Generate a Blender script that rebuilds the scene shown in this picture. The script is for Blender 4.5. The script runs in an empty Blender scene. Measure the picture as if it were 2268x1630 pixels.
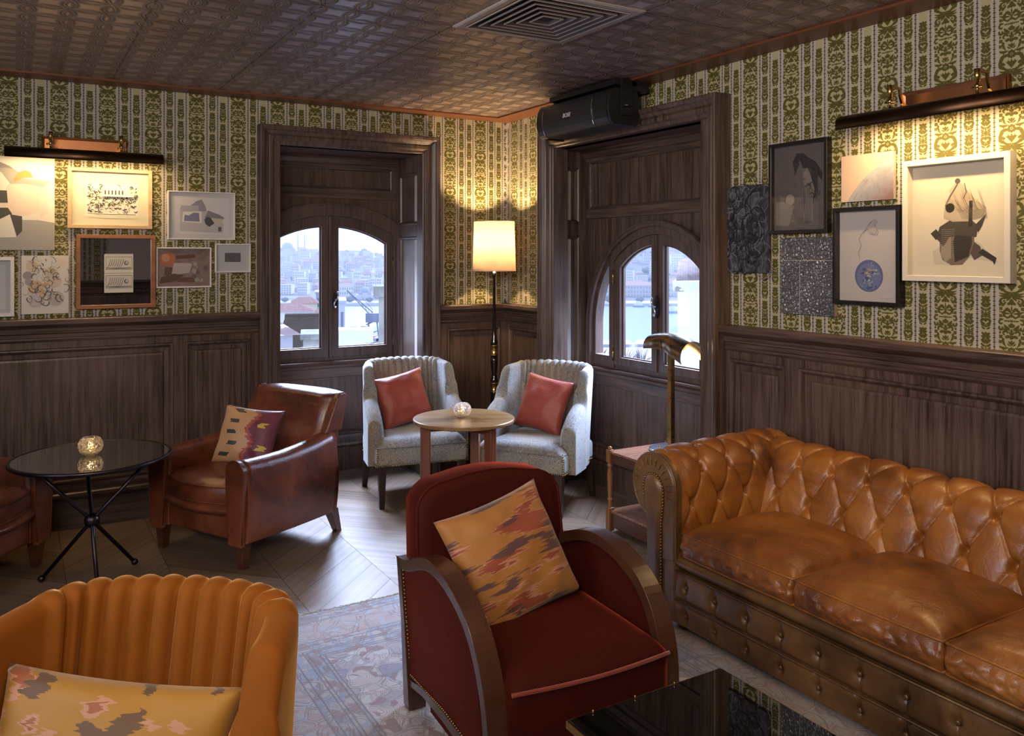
import bpy, bmesh, math, random
from mathutils import Vector, Matrix, noise as mnoise
from math import sin, cos, pi, radians as R_, sqrt, atan2, hypot
random.seed(7)
SC = bpy.context.scene
COL = SC.collection

# ------------------------------------------------------------ mesh helpers
class MB:
    """collects shapes; build() links them as one mesh object"""
    def __init__(s):
        s.v = []; s.f = []; s.mi = []; s.sm = []
    def add(s, verts, faces, m=0, smooth=False):
        o = len(s.v); s.v += [tuple(p) for p in verts]
        for f in faces:
            s.f.append([i + o for i in f]); s.mi.append(m); s.sm.append(smooth)
        return s
    def box(s, x0, y0, z0, x1, y1, z1, m=0):
        v = [(x, y, z) for z in (z0, z1) for y in (y0, y1) for x in (x0, x1)]
        return s.add(v, [(0, 2, 3, 1), (4, 5, 7, 6), (0, 1, 5, 4), (2, 6, 7, 3), (0, 4, 6, 2), (1, 3, 7, 5)], m)
    def hexa(s, bot, top, m=0):
        """bot/top: four corners each, same order"""
        return s.add(list(bot) + list(top), [(3, 2, 1, 0), (4, 5, 6, 7), (0, 1, 5, 4), (1, 2, 6, 5), (2, 3, 7, 6), (3, 0, 4, 7)], m)
    def grid(s, fn, nu, nv, m=0, smooth=True, cu=False, cv=False):
        mu = nu if cu else nu + 1; mv = nv if cv else nv + 1
        v = [fn(i / nu, j / nv) for j in range(mv) for i in range(mu)]
        f = []
        for j in range(nv):
            for i in range(nu):
                a = i; b = (i + 1) % mu; c = j; d = (j + 1) % mv
                f.append((c * mu + a, c * mu + b, d * mu + b, d * mu + a))
        return s.add(v, f, m, smooth)
    def lathe(s, prof, n=32, c=(0, 0, 0), m=0, smooth=True, cap=True):
        """prof: (r, z) from bottom to top"""
        v = []
        for r, z in prof:
            for k in range(n):
                a = 2 * pi * k / n
                v.append((c[0] + r * cos(a), c[1] + r * sin(a), c[2] + z))
        f = []
        for j in range(len(prof) - 1):
            for k in range(n):
                f.append((j * n + k, j * n + (k + 1) % n, (j + 1) * n + (k + 1) % n, (j + 1) * n + k))
        s.add(v, f, m, smooth)
        if cap:
            s.add(v[:n], [tuple(reversed(range(n)))], m); s.add(v[-n:], [tuple(range(n))], m)
        return s
    def tube(s, pts, r, n=10, m=0, closed=False, smooth=True, sq=False):
        """r: number or list"""
        P = [Vector(p) for p in pts]; N = len(P)
        rr = r if isinstance(r, (list, tuple)) else [r] * N
        v = []; up = None
        for i, p in enumerate(P):
            if closed: t = (P[(i + 1) % N] - P[i - 1]).normalized()
            else: t = (P[min(i + 1, N - 1)] - P[max(i - 1, 0)]).normalized()
            if up is None:
                up = Vector((0, 0, 1)) if abs(t.z) < .9 else Vector((1, 0, 0))
            a = t.cross(up)
            if a.length < 1e-6: a = t.cross(Vector((0, 1, 0)))
            a.normalize(); up = a.cross(t).normalized()
            for k in range(n):
                an = 2 * pi * (k + (.5 if sq else 0)) / n
                v.append(p + (a * cos(an) + up * sin(an)) * rr[i])
        f = []
        for j in range(N if closed else N - 1):
            j2 = (j + 1) % N
            for k in range(n):
                f.append((j * n + k, j * n + (k + 1) % n, j2 * n + (k + 1) % n, j2 * n + k))
        s.add(v, f, m, smooth and not sq)
        if not closed:
            s.add(v[:n], [tuple(reversed(range(n)))], m); s.add(v[-n:], [tuple(range(n))], m)
        return s
    def ball(s, c, r, m=0, n=10, sz=None):
        rx, ry, rz = (r, r, r) if sz is None else sz
        return s.grid(lambda u, w: (c[0] + rx * cos(2 * pi * u) * sin(pi * w), c[1] + ry * sin(2 * pi * u) * sin(pi * w), c[2] - rz * cos(pi * w)), n, max(4, n * 2 // 3), m, True, cu=True)
    def prism(s, poly, fn, d0, d1, m=0):
        """poly: 2D outline (convex or simple), fn(a,b,d)->xyz"""
        n = len(poly)
        v = [fn(a, b, d0) for a, b in poly] + [fn(a, b, d1) for a, b in poly]
        f = [tuple(range(n)), tuple(range(2 * n - 1, n - 1, -1))]
        f += [(i, (i + 1) % n, n + (i + 1) % n, n + i) for i in range(n)]
        return s.add(v, f, m)
    def ring(s, outer, inner, fn, d0, d1, m=0, closed=True):
        """band between two outlines with equal counts, extruded d0..d1"""
        n = len(outer)
        v = [fn(a, b, d0) for a, b in outer] + [fn(a, b, d0) for a, b in inner] + [fn(a, b, d1) for a, b in outer] + [fn(a, b, d1) for a, b in inner]
        f = []
        for i in range(n if closed else n - 1):
            j = (i + 1) % n
            f += [(i, j, n + j, n + i), (2 * n + i, 3 * n + i, 3 * n + j, 2 * n + j), (i, 2 * n + i, 2 * n + j, j), (n + i, n + j, 3 * n + j, 3 * n + i)]
        if not closed:
            for i in (0, n - 1): f.append((i, n + i, 3 * n + i, 2 * n + i))
        return s.add(v, f, m)
    def mitre(s, u0, v0, u1, v1, prof, T, m=0, closed=True, foot=None):
        """moulding of profile [(outward, height)] round the rectangle; T(u,v,w); foot: open at the bottom down to v=foot"""
        if foot is None:
            cor = lambda d: [(u0 - d, v0 - d), (u1 + d, v0 - d), (u1 + d, v1 + d), (u0 - d, v1 + d)]
            nC = 4; cl = True
        else:
            cor = lambda d: [(u0 - d, foot), (u0 - d, v1 + d), (u1 + d, v1 + d), (u1 + d, foot)]
            nC = 4; cl = False
        v = []
        for d, h in prof:
            v += [T(a, b, h) for a, b in cor(d)]
        f = []
        for j in range(len(prof) - 1):
            for k in range(nC if cl else nC - 1):
                k2 = (k + 1) % nC
                f.append((j * nC + k, j * nC + k2, (j + 1) * nC + k2, (j + 1) * nC + k))
        return s.add(v, f, m)
    def bar(s, p0, p1, prof, T, m=0):
        """straight moulding from u=p0 to p1, profile [(v, w)] closed loop"""
        n = len(prof)
        v = [T(p0, a, b) for a, b in prof] + [T(p1, a, b) for a, b in prof]
        f = [(i, (i + 1) % n, n + (i + 1) % n, n + i) for i in range(n)] + [tuple(range(n)), tuple(range(2 * n - 1, n - 1, -1))]
        return s.add(v, f, m)
    def build(s, name, mats, parent=None, loc=None, bevel=0, seg=2, sub=0, recalc=True, angle=30):
        me = bpy.data.meshes.new(name)
        me.from_pydata(s.v, [], s.f)
        me.polygons.foreach_set('material_index', s.mi)
        me.polygons.foreach_set('use_smooth', s.sm)
        if recalc:
            b = bmesh.new(); b.from_mesh(me)
            bmesh.ops.remove_doubles(b, verts=b.verts, dist=1e-5)
            bmesh.ops.recalc_face_normals(b, faces=b.faces)
            b.to_mesh(me); b.free()
        me.update()
        if not isinstance(mats, (list, tuple)): mats = [mats]
        for k in mats: me.materials.append(k)
        o = bpy.data.objects.new(name, me); COL.objects.link(o)
        if parent is not None: o.parent = parent
        if loc is not None: o.location = loc
        if bevel:
            md = o.modifiers.new('bevel', 'BEVEL'); md.width = bevel; md.segments = seg; md.limit_method = 'ANGLE'; md.angle_limit = R_(angle)
            md.harden_normals = False
        if sub:
            md = o.modifiers.new('sub', 'SUBSURF'); md.levels = sub; md.render_levels = sub
        return o

def rbox(mb, x0, y0, z0, x1, y1, z1, r=.02, m=0, n=3, smooth=True):
    """soft-edged box as a super-rounded grid"""
    cx, cy, cz = (x0 + x1) / 2, (y0 + y1) / 2, (z0 + z1) / 2
    hx, hy, hz = abs(x1 - x0) / 2, abs(y1 - y0) / 2, abs(z1 - z0) / 2
    r = min(r, hx, hy, hz)
    k = n + 1
    def axis(h):
        a = [-h + r - r * cos(pi / 2 * i / k) for i in range(k)] ; a = [-h + r * (1 - cos(pi / 2 * i / k)) for i in range(k + 1)]
        return a + [-q for q in reversed(a)]
    ax, ay, az = axis(hx), axis(hy), axis(hz)
    def proj(x, y, z):
        q = [max(-h + r, min(h - r, c)) for c, h in ((x, hx), (y, hy), (z, hz))]
        d = Vector((x - q[0], y - q[1], z - q[2]))
        if d.length > 1e-9: d = d.normalized() * r
        return (cx + q[0] + d.x, cy + q[1] + d.y, cz + q[2] + d.z)
    def face(A, B, fn):
        na, nb = len(A), len(B)
        v = [proj(*fn(a, b)) for b in B for a in A]
        f = [(j * na + i, j * na + i + 1, (j + 1) * na + i + 1, (j + 1) * na + i) for j in range(nb - 1) for i in range(na - 1)]
        mb.add(v, f, m, smooth)
    face(ax, ay, lambda a, b: (a, b, hz)); face(ax, ay, lambda a, b: (a, b, -hz))
    face(ax, az, lambda a, b: (a, hy, b)); face(ax, az, lambda a, b: (a, -hy, b))
    face(ay, az, lambda a, b: (hx, a, b)); face(ay, az, lambda a, b: (-hx, a, b))
    return mb

def pillow_mesh(w, h, t, seed=0, n=26):
    """cushion standing in the xz plane, centre at origin, thickness along y"""
    mb = MB()
    def side(sg):
        def fn(a, b):
            u = 2 * a - 1; v = 2 * b - 1
            e = (1 - u * u) * (1 - v * v)
            th = t / 2 * (max(e, 0) ** .42)
            x = w / 2 * u * (1 - .075 * (1 - v * v) * abs(u)); z = h / 2 * v * (1 - .075 * (1 - u * u) * abs(v))
            nz = mnoise.noise(Vector((u * 2.2 + seed, v * 2.2, sg * 3 + seed))) * .09 * t * min(1, e * 4)
            rad = mnoise.noise(Vector((math.atan2(v, u) * 3, seed, sg))) * .05 * t * min(1, 3 * e) * (abs(u) + abs(v)) / 1.2
            return (x, sg * (th + nz + rad), z)
        return fn
    mb.grid(side(1), n, n); mb.grid(side(-1), n, n)
    return mb

# ------------------------------------------------------------ tagging
def tag(o, label=None, cat=None, group=None, kind=None):
    if label: o['label'] = label
    if cat: o['category'] = cat
    if group: o['group'] = group
    if kind: o['kind'] = kind
    return o
def thing(name, label, cat, loc=(0, 0, 0), rz=0, group=None):
    o = bpy.data.objects.new(name, None); COL.objects.link(o)
    o.empty_display_size = .1
    o.location = loc; o.rotation_euler = (0, 0, rz)
    return tag(o, label, cat, group)
def copy_tree(root, parent=None):
    c = root.copy(); COL.objects.link(c)
    if parent is not None:
        c.parent = parent; c.matrix_parent_inverse = root.matrix_parent_inverse.copy()
    for ch in [x for x in bpy.data.objects if x.parent == root]:
        copy_tree(ch, c)
    return c

# ------------------------------------------------------------ material helpers
class NT:
    def __init__(s, name, **kw):
        s.m = bpy.data.materials.new(name); s.m.use_nodes = True; s.t = s.m.node_tree
        s.b = next(n for n in s.t.nodes if n.type == 'BSDF_PRINCIPLED')
        s.out = next(n for n in s.t.nodes if n.type == 'OUTPUT_MATERIAL')
        s.tc = None
        s.set(**kw)
    def n(s, t, **kw):
        q = s.t.nodes.new('ShaderNode' + t)
        for k, v in kw.items(): setattr(q, k, v)
        return q
    def put(s, sock, v):
        if isinstance(v, bpy.types.NodeSocket): s.t.links.new(v, sock)
        elif v is not None:
            if sock.type == 'RGBA' and len(v) == 3: v = (*v, 1)
            sock.default_value = v
    def set(s, **kw):
        names = dict(col='Base Color', rough='Roughness', metal='Metallic', normal='Normal', sheen='Sheen Weight', sheenr='Sheen Roughness', sheent='Sheen Tint', trans='Transmission Weight', ior='IOR', emc='Emission Color', ems='Emission Strength', spec='Specular IOR Level', coat='Coat Weight', coatr='Coat Roughness', alpha='Alpha', spt='Specular Tint', sss='Subsurface Weight')
        for k, v in kw.items(): s.put(s.b.inputs[names[k]], v)
        return s
    def co(s, kind='Object', scale=None, rot=None, loc=None):
        if s.tc is None: s.tc = s.n('TexCoord')
        o = s.tc.outputs[kind]
        if scale is not None or rot is not None or loc is not None:
            mp = s.n('Mapping'); s.t.links.new(o, mp.inputs[0])
            if scale is not None: mp.inputs['Scale'].default_value = scale if isinstance(scale, tuple) else (scale,) * 3
            if rot is not None: mp.inputs['Rotation'].default_value = rot
            if loc is not None: mp.inputs['Location'].default_value = loc
            o = mp.outputs[0]
        return o
    def M(s, op, a, b=None, c=None):
        q = s.n('Math', operation=op)
        for i, x in enumerate((a, b, c)):
            if x is not None: s.put(q.inputs[i], x)
        return q.outputs[0]
    def VM(s, op, a, b=None, out=0):
        q = s.n('VectorMath', operation=op); s.put(q.inputs[0], a)
        if b is not None: s.put(q.inputs[1], b)
        return q.outputs[out]
    def sep(s, v):
        q = s.n('SeparateXYZ'); s.put(q.inputs[0], v); return q.outputs
    def comb(s, x, y, z=0.0):
        q = s.n('CombineXYZ'); s.put(q.inputs[0], x); s.put(q.inputs[1], y); s.put(q.inputs[2], z); return q.outputs[0]
    def noise(s, v, scale=5., detail=3., rough=.5, dist=0., col=False):
        q = s.n('TexNoise'); s.put(q.inputs['Vector'], v); q.inputs['Scale'].default_value = scale; q.inputs['Detail'].default_value = detail
        q.inputs['Roughness'].default_value = rough; q.inputs['Distortion'].default_value = dist
        return q.outputs[1 if col else 0]
    def vor(s, v, scale=5., feature='F1', out=0, rnd=1.):
        q = s.n('TexVoronoi', feature=feature); s.put(q.inputs['Vector'], v); q.inputs['Scale'].default_value = scale; q.inputs['Randomness'].default_value = rnd
        return q.outputs[out]
    def wave(s, v, scale=5., dist=0., detail=2., dscale=1., typ='BANDS', dirn='X', rings='X', prof='SIN'):
        q = s.n('TexWave', wave_type=typ, wave_profile=prof)
        q.bands_direction = dirn; q.rings_direction = rings
        s.put(q.inputs['Vector'], v); q.inputs['Scale'].default_value = scale; q.inputs['Distortion'].default_value = dist
        q.inputs['Detail'].default_value = detail; q.inputs['Detail Scale'].default_value = dscale
        return q.outputs[1]
    def ramp(s, f, stops, interp='LINEAR'):
        q = s.n('ValToRGB'); s.put(q.inputs[0], f); cr = q.color_ramp; cr.interpolation = interp
        while len(cr.elements) < len(stops): cr.elements.new(.5)
        while len(cr.elements) > len(stops): cr.elements.remove(cr.elements[-1])
        for e, (p, c) in zip(cr.elements, stops):
            e.position = p; e.color = (*c, 1) if not isinstance(c, (int, float)) else (c, c, c, 1)
        return q.outputs[0]
    def mix(s, f, a, b, blend='MIX'):
        q = s.n('Mix', data_type='RGBA', blend_type=blend); s.put(q.inputs[0], f); s.put(q.inputs[6], a); s.put(q.inputs[7], b)
        return q.outputs[2]
    def bump(s, h, st=.3, d=.01, nrm=None):
        q = s.n('Bump'); s.put(q.inputs['Height'], h); q.inputs['Strength'].default_value = st; q.inputs['Distance'].default_value = d
        if nrm is not None: s.put(q.inputs['Normal'], nrm)
        s.t.links.new(q.outputs[0], s.b.inputs['Normal']); return q.outputs[0]

def plain(name, col, rough=.5, **kw):
    return NT(name, col=col, rough=rough, **kw).m

def wood(name, dark, light, grain='Z', rough=.35, bump=.25, sc=1., streak=(.35, .7), coat=0., holes=False, coord='Object'):
    n = NT(name)
    k = {'Z': (38 * sc, 38 * sc, 1.6 * sc), 'X': (1.6 * sc, 38 * sc, 38 * sc), 'Y': (38 * sc, 1.6 * sc, 38 * sc)}[grain]
    v = n.co(coord, scale=k)
    a = n.noise(v, 1.0, 5, .62, .25)
    v2 = n.co(coord, scale=tuple(x * 3.2 for x in k))
    b = n.noise(v2, 1.0, 3, .7)
    big = n.noise(n.co(coord), 1.6, 2, .5)
    s = n.M('ADD', n.M('MULTIPLY', a, .62), n.M('MULTIPLY', b, .38))
    c = n.ramp(s, [(streak[0], dark), (streak[1], light)])
    c = n.mix(n.M('MULTIPLY', n.M('SUBTRACT', big, .5), 1.2), c, tuple(x * 1.5 for x in light), 'MIX')
    h = s
    if holes:
        w = n.vor(n.co(coord, scale=(30, 30, 18)), 1.6)
        sp = n.M('LESS_THAN', w, .07)
        c = n.mix(n.M('MULTIPLY', sp, .75), c, (.012, .008, .006))
        h = n.M('SUBTRACT', s, n.M('MULTIPLY', sp, .6))
    rr = n.M('ADD', n.M('MULTIPLY', b, .25), rough - .1)
    n.set(col=c, rough=rr, coat=coat, coatr=.2)
    n.bump(h, bump, .004)
    return n.m

def leather(name, base, dark, light, rough=.34, wear=1., crease=.35):
    n = NT(name)
    v = n.co()
    big = n.noise(v, 3.2, 4, .6, .6)
    c = n.ramp(big, [(.32, dark), (.5, base), (.72, light)])
    fine = n.noise(v, 26, 4, .7)
    c = n.mix(n.M('MULTIPLY', n.M('SUBTRACT', fine, .47), .7), c, dark)
    cr = n.vor(n.VM('ADD', v, n.VM('MULTIPLY', n.noise(v, 7, 3, .6, col=True), (.09, .09, .09))), 17, 'DISTANCE_TO_EDGE')
    crl = n.M('SMOOTH_MIN', cr, .07, .05)
    wr = n.noise(n.co(scale=(1, 1, 1)), 11, 5, .65, 1.4)
    gr = n.vor(v, 420)
    h = n.M('ADD', n.M('ADD', n.M('MULTIPLY', crl, 2.2 * crease), n.M('MULTIPLY', wr, 1.3 * crease)), n.M('MULTIPLY', gr, .05))
    n.set(col=c, rough=n.M('ADD', n.M('MULTIPLY', fine, .24), rough - .12), coat=.25, coatr=.18, spec=.55)
    n.bump(h, .55, .012)
    return n.m

def velvet(name, col, hi, rough=.75):
    n = NT(name); v = n.co()
    a = n.noise(v, 9, 3, .6, .8)
    f = n.noise(v, 700, 2, .5)
    c = n.mix(a, col, tuple(x * .72 for x in col))
    n.set(col=c, rough=rough, sheen=1., sheenr=.32, sheent=(*hi, 1), spec=.15)
    n.bump(n.M('ADD', f, n.M('MULTIPLY', a, 2.)), .12, .003)
    return n.m

def metal(name, col, rough=.3, var=.1):
    n = NT(name); v = n.co()
    a = n.noise(v, 22, 4, .6)
    n.set(col=n.mix(a, col, tuple(x * .82 for x in col)), metal=1., rough=n.M('ADD', n.M('MULTIPLY', a, var * 2), rough - var))
    return n.m

DK = (.020, .0105, .008); LT = (.185, .122, .097)
W_V = wood('dark_oak_upright', DK, LT, 'Z', holes=True)
W_X = wood('dark_oak_along_x', DK, LT, 'X')
W_Y = wood('dark_oak_along_y', DK, LT, 'Y')
W_SASH = wood('sash_oak', (.05, .032, .028), (.17, .115, .10), 'Z', rough=.4)
W_LEG = wood('dark_leg_wood', (.012, .006, .004), (.055, .028, .018), 'Z', rough=.3)
W_MAHOG = wood('worn_mahogany', (.05, .016, .008), (.11, .042, .022), 'Y', rough=.28, coat=.4, sc=.6)
W_PINK = wood('reddish_tabletop_wood', (.20, .085, .045), (.27, .125, .07), 'X', rough=.25, coat=.5, sc=.6)
W_TURN = wood('honey_turned_wood', (.14, .05, .016), (.33, .15, .05), 'Z', rough=.28, coat=.4, sc=.7)
W_TABLE = wood('oiled_walnut_top', (.17, .082, .028), (.40, .235, .09), 'X', rough=.3, coat=.15, sc=.55)
W_TLEG = wood('red_brown_table_leg', (.09, .026, .012), (.24, .085, .04), 'Z', rough=.3, coat=.3, sc=.6)
W_ASH = wood('pale_ash_frame', (.45, .29, .16), (.68, .5, .32), 'X', rough=.5, sc=.6)
W_CHERRY = wood('orange_cherry_frame', (.2, .07, .025), (.38, .16, .065), 'X', rough=.4, sc=.6)
L_TAN = leather('tan_worn_leather', (.30, .105, .018), (.085, .027, .006), (.47, .20, .045), rough=.36)
L_BRN = leather('chestnut_leather', (.135, .034, .015), (.045, .012, .006), (.24, .075, .034), rough=.3, crease=.22)
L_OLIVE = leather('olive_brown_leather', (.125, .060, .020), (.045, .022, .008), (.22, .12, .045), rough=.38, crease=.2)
V_RED = velvet('oxblood_velvet', (.050, .0045, .0025), (.45, .07, .035))
V_MUS = velvet('mustard_velvet', (.255, .080, .008), (.75, .45, .18))
M_BRASS = metal('aged_brass', (.55, .36, .13), .28)
M_BRONZE = metal('dark_bronze', (.09, .05, .028), .38)
M_COPPER = metal('copper_plate', (.45, .2, .09), .36)
M_IRON = metal('blackened_iron', (.06, .05, .06), .35)
M_CHROME = metal('polished_chrome', (.7, .7, .72), .15, .05)
P_WHITE = plain('white_lacquer', (.72, .70, .68), .4)
P_BLACK = plain('black_lacquer', (.012, .011, .012), .3)
P_PAPER = plain('matt_paper', (.78, .75, .68), .8)

def clear_glass(name, tint=(1, 1, 1), rough=0.):
    """thin pane: mirror part by angle, rest passes straight through"""
    n = NT(name); n.t.nodes.remove(n.b)
    tr = n.n('BsdfTransparent'); tr.inputs[0].default_value = (*tint, 1)
    gl = n.n('BsdfGlossy'); gl.inputs['Roughness'].default_value = rough
    lw = n.n('LayerWeight'); lw.inputs[0].default_value = .5
    fr = n.M('ADD', .045, n.M('MULTIPLY', .9, n.M('POWER', lw.outputs['Facing'], 5.)))
    mx = n.n('MixShader'); n.put(mx.inputs[0], fr); n.put(mx.inputs[1], tr.outputs[0]); n.put(mx.inputs[2], gl.outputs[0])
    n.put(n.out.inputs[0], mx.outputs[0])
    return n.m
G_PANE = clear_glass('window_glass')
G_PIC = clear_glass('picture_glass')
def cut_glass():
    n = NT('cut_crystal', col=(1, 1, 1), rough=.03, trans=1., ior=1.45)
    v = n.co(); w = n.vor(v, 95, 'F1'); n.bump(w, .9, .006)
    tr = n.n('BsdfTranslucent'); tr.inputs[0].default_value = (.95, .93, .9, 1)
    mx = n.n('MixShader'); n.put(mx.inputs[0], n.M('MULTIPLY', n.M('GREATER_THAN', n.noise(v, 160, 2), .5), .75)); n.put(mx.inputs[1], n.b.outputs[0]); n.put(mx.inputs[2], tr.outputs[0]); n.put(n.out.inputs[0], mx.outputs[0])
    return n.m
G_CUT = cut_glass()
def glow(name, col, st):
    return NT(name, col=(0, 0, 0), emc=col, ems=st).m

# ------------------------------------------------------------ lamps
def area(name, loc, rot, sx, sy, power, col, spread=180):
    l = bpy.data.lights.new(name, 'AREA'); l.shape = 'RECTANGLE'; l.size = sx; l.size_y = sy; l.energy = power; l.color = col; l.spread = R_(spread)
    o = bpy.data.objects.new(name, l); COL.objects.link(o); o.location = loc; o.rotation_euler = rot; return o
def point(name, loc, power, col, r=.05):
    l = bpy.data.lights.new(name, 'POINT'); l.energy = power; l.color = col; l.shadow_soft_size = r
    o = bpy.data.objects.new(name, l); COL.objects.link(o); o.location = loc; return o
# ============================================================ room shell
XW, YW, ZC = 3.275, 5.579, 2.634
X0, Y0 = -3.4, -2.6
TL = lambda u, v, w: (u, YW - w, v)
TR = lambda u, v, w: (XW - w, u, v)
TB = lambda u, v, w: (u, Y0 + w, v)
TA = lambda u, v, w: (X0 + w, u, v)
def S(o): return tag(o, kind='structure')
def tbox(mb, T, u0, v0, w0, u1, v1, w1, m=0):
    c = [T(u, v, w) for w in (w0, w1) for v in (v0, v1) for u in (u0, u1)]
    return mb.add(c, [(0, 2, 3, 1), (4, 5, 7, 6), (0, 1, 5, 4), (2, 6, 7, 3), (0, 4, 6, 2), (1, 3, 7, 5)], m)

# ---- wallpaper print: every flock shape of one repeat, in units of the half width of the damask band
def strip(pts, ws):
    L = []; Rr = []; n = len(pts)
    for i, (x, y) in enumerate(pts):
        a = pts[max(i - 1, 0)]; b = pts[min(i + 1, n - 1)]
        tx, ty = b[0] - a[0], b[1] - a[1]; l = hypot(tx, ty) or 1
        w_ = ws[i] * 1.22
        L.append((x - ty / l * w_, y + tx / l * w_)); Rr.append((x + ty / l * w_, y - tx / l * w_))
    return ('s', L, Rr)
def leafs(x0, y0, x1, y1, w, bend=0., n=7):
    mx, my = (x0 + x1) / 2 - (y1 - y0) * bend, (y0 + y1) / 2 + (x1 - x0) * bend
    P = []; W = []
    for i in range(n + 1):
        t = i / n
        P.append(((1 - t) ** 2 * x0 + 2 * t * (1 - t) * mx + t * t * x1, (1 - t) ** 2 * y0 + 2 * t * (1 - t) * my + t * t * y1))
        W.append(w * sin(pi * min(1, t * .92 + .04)) ** .8)
    return strip(P, W)
def curl(cx, cy, r0, r1, a0, a1, w0, w1, n=12):
    P = []; W = []
    for i in range(n + 1):
        t = i / n; a = R_(a0 + (a1 - a0) * t); r = r0 + (r1 - r0) * t
        P.append((cx + r * cos(a), cy + r * sin(a))); W.append((w0 + (w1 - w0) * t) * (.35 + .65 * sin(pi * (t * .93 + .03)) ** .5))
    return strip(P, W)
def disc(x, y, r, n=8): return ('p', [(x + r * cos(2 * pi * k / n), y + r * sin(2 * pi * k / n)) for k in range(n)])
def flower(x, y, r):
    return [leafs(x + r * .28 * cos(a), y + r * .28 * sin(a), x + r * cos(a), y + r * sin(a), r * .27) for a in [k * pi / 4 for k in range(-2, 3)]] + [disc(x, y, r * .2)]
def quad(x, y, r): return [disc(x + r * .55 * cos(a), y + r * .55 * sin(a), r * .5, 6) for a in (pi / 4, 3 * pi / 4, 5 * pi / 4, 7 * pi / 4)]
H_ = []      # right half of the motif; y grows downwards, 0..5.81
H_ += flower(0, 0, .36)
H_ += [curl(.50, .52, .50, .36, 230, 345, .10, .13), disc(.86, .42, .13), curl(.42, .72, .52, .44, -62, 60, .13, .10), curl(.78, .92, .26, .10, 200, 420, .13, .07, 14),
       curl(.1, .78, .62, .42, 10, 100, .10, .05), leafs(.02, 1.12, .02, .42, .07), leafs(.06, .98, .26, .44, .07, .2), leafs(.08, 1.02, .46, .58, .06, -.25), leafs(.06, .8, .16, .55, .05),
       leafs(.05, 1.2, .05, 1.55, .05), leafs(.1, 1.25, .98, 1.25, .07, .28), leafs(.1, 1.34, .98, 1.48, .08, .25), leafs(.1, 1.42, .9, 1.72, .07, .2), leafs(.05, 1.4, .5, 1.75, .06, .12),
       leafs(.0, 1.5, .42, 1.9, .07, .05), leafs(.3, 1.5, .58, 1.62, .04), curl(.62, 1.98, .30, .10, -70, 190, .10, .06, 14), leafs(.42, 1.95, .56, 2.12, .05), leafs(.5, 1.82, .68, 1.98, .05),
       leafs(.0, 1.72, .0, 2.25, .16), leafs(.06, 2.02, .34, 2.2, .1), disc(.9, 1.95, .12, 6), disc(.92, 2.22, .11, 6), leafs(.55, 2.2, .8, 2.3, .08)]
H_ += quad(.84, 2.52, .16) + [leafs(.02, 2.72, .0, 2.28, .04), leafs(.05, 2.78, .3, 2.4, .06, .3), leafs(.08, 2.86, .5, 2.5, .1, -.3), leafs(.1, 2.9, .98, 2.72, .07, .15), leafs(.3, 2.6, .6, 2.7, .08),
       curl(.28, 2.92, .34, .30, -50, 80, .12, .05), leafs(.0, 3.25, .0, 2.75, .07), leafs(.04, 3.02, .26, 3.2, .07, .2), curl(.3, 3.02, .22, .2, 60, 150, .08, .05)]
H_ += quad(.85, 3.1, .15) + [leafs(.55, 2.95, .7, 3.2, .05)]
H_ += [leafs(.05 + .12 * k, 3.62 - .03 * k, .07 + .17 * k, 3.38 + .03 * k, .05) for k in range(4)]
H_ += [curl(.80, 3.62, .22, .08, -100, 170, .08, .05, 12), leafs(.62, 3.38, .98, 3.32, .07, .2), leafs(.0, 4.05, .0, 3.66, .17), leafs(.1, 4.05, .26, 3.78, .06), leafs(.26, 4.0, .6, 3.78, .07, .3),
       curl(.80, 4.08, .2, .06, -40, 260, .09, .06, 12), leafs(.1, 4.2, .62, 4.02, .07, -.2), leafs(.1, 4.3, .98, 4.26, .06, -.25), leafs(.0, 4.6, .0, 4.12, .08), leafs(.02, 4.7, .2, 4.35, .05),
       curl(.5, 4.52, .24, .10, 190, 440, .09, .05, 14), leafs(.86, 4.35, .94, 4.55, .07), leafs(.05, 5.0, .04, 4.62, .05), leafs(.06, 4.95, .22, 4.68, .04)]
H_ += quad(.84, 4.78, .17) + quad(.88, 5.2, .15)
H_ += [curl(.3, 5.0, .30, .20, 215, 320, .09, .11), curl(.42, 5.05, .22, .3, -40, 60, .10, .06), leafs(.66, 5.02, .5, 5.5, .04), leafs(.75, 5.3, .4, 5.6, .04, .1), leafs(.05, 5.5, .04, 5.05, .05),
       leafs(.08, 5.35, .24, 5.1, .06), leafs(.1, 5.5, .34, 5.3, .05), leafs(.25, 5.62, .98, 5.55, .09, .3), curl(.8, 5.78, .18, .14, 150, 330, .06, .05)]
NF = []      # narrow flower band, half, period 2.9
NF += [leafs(0, .30, 0, .05, .08), leafs(.05, .34, .34, .12, .09), leafs(.05, .42, .4, .44, .08), leafs(.02, .5, .3, .66, .09), disc(0, .4, .1), leafs(.0, .95, .02, .62, .07), leafs(.05, 1.0, .2, .7, .05, .2),
       leafs(.06, 1.05, .42, .72, .11, -.3), curl(.1, .95, .28, .2, 10, 100, .09, .04), leafs(.1, 1.3, .38, 1.1, .06), leafs(.0, 1.45, .02, 1.12, .05), leafs(.12, 1.5, .42, 1.28, .06), leafs(0, 1.85, 0, 1.4, .13),
       leafs(.12, 1.68, .4, 1.46, .06), leafs(.1, 1.84, .4, 1.66, .06), disc(.34, 1.84, .08, 6), leafs(0, 2.25, 0, 1.8, .06), curl(.2, 2.16, .17, .15, -170, 90, .1, .08, 9), leafs(.05, 2.42, .42, 2.32, .09, -.15), leafs(0, 2.7, 0, 2.35, .05),
       leafs(.04, 2.62, .4, 2.44, .07, -.1), leafs(.05, 2.82, .36, 2.62, .06)]
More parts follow.
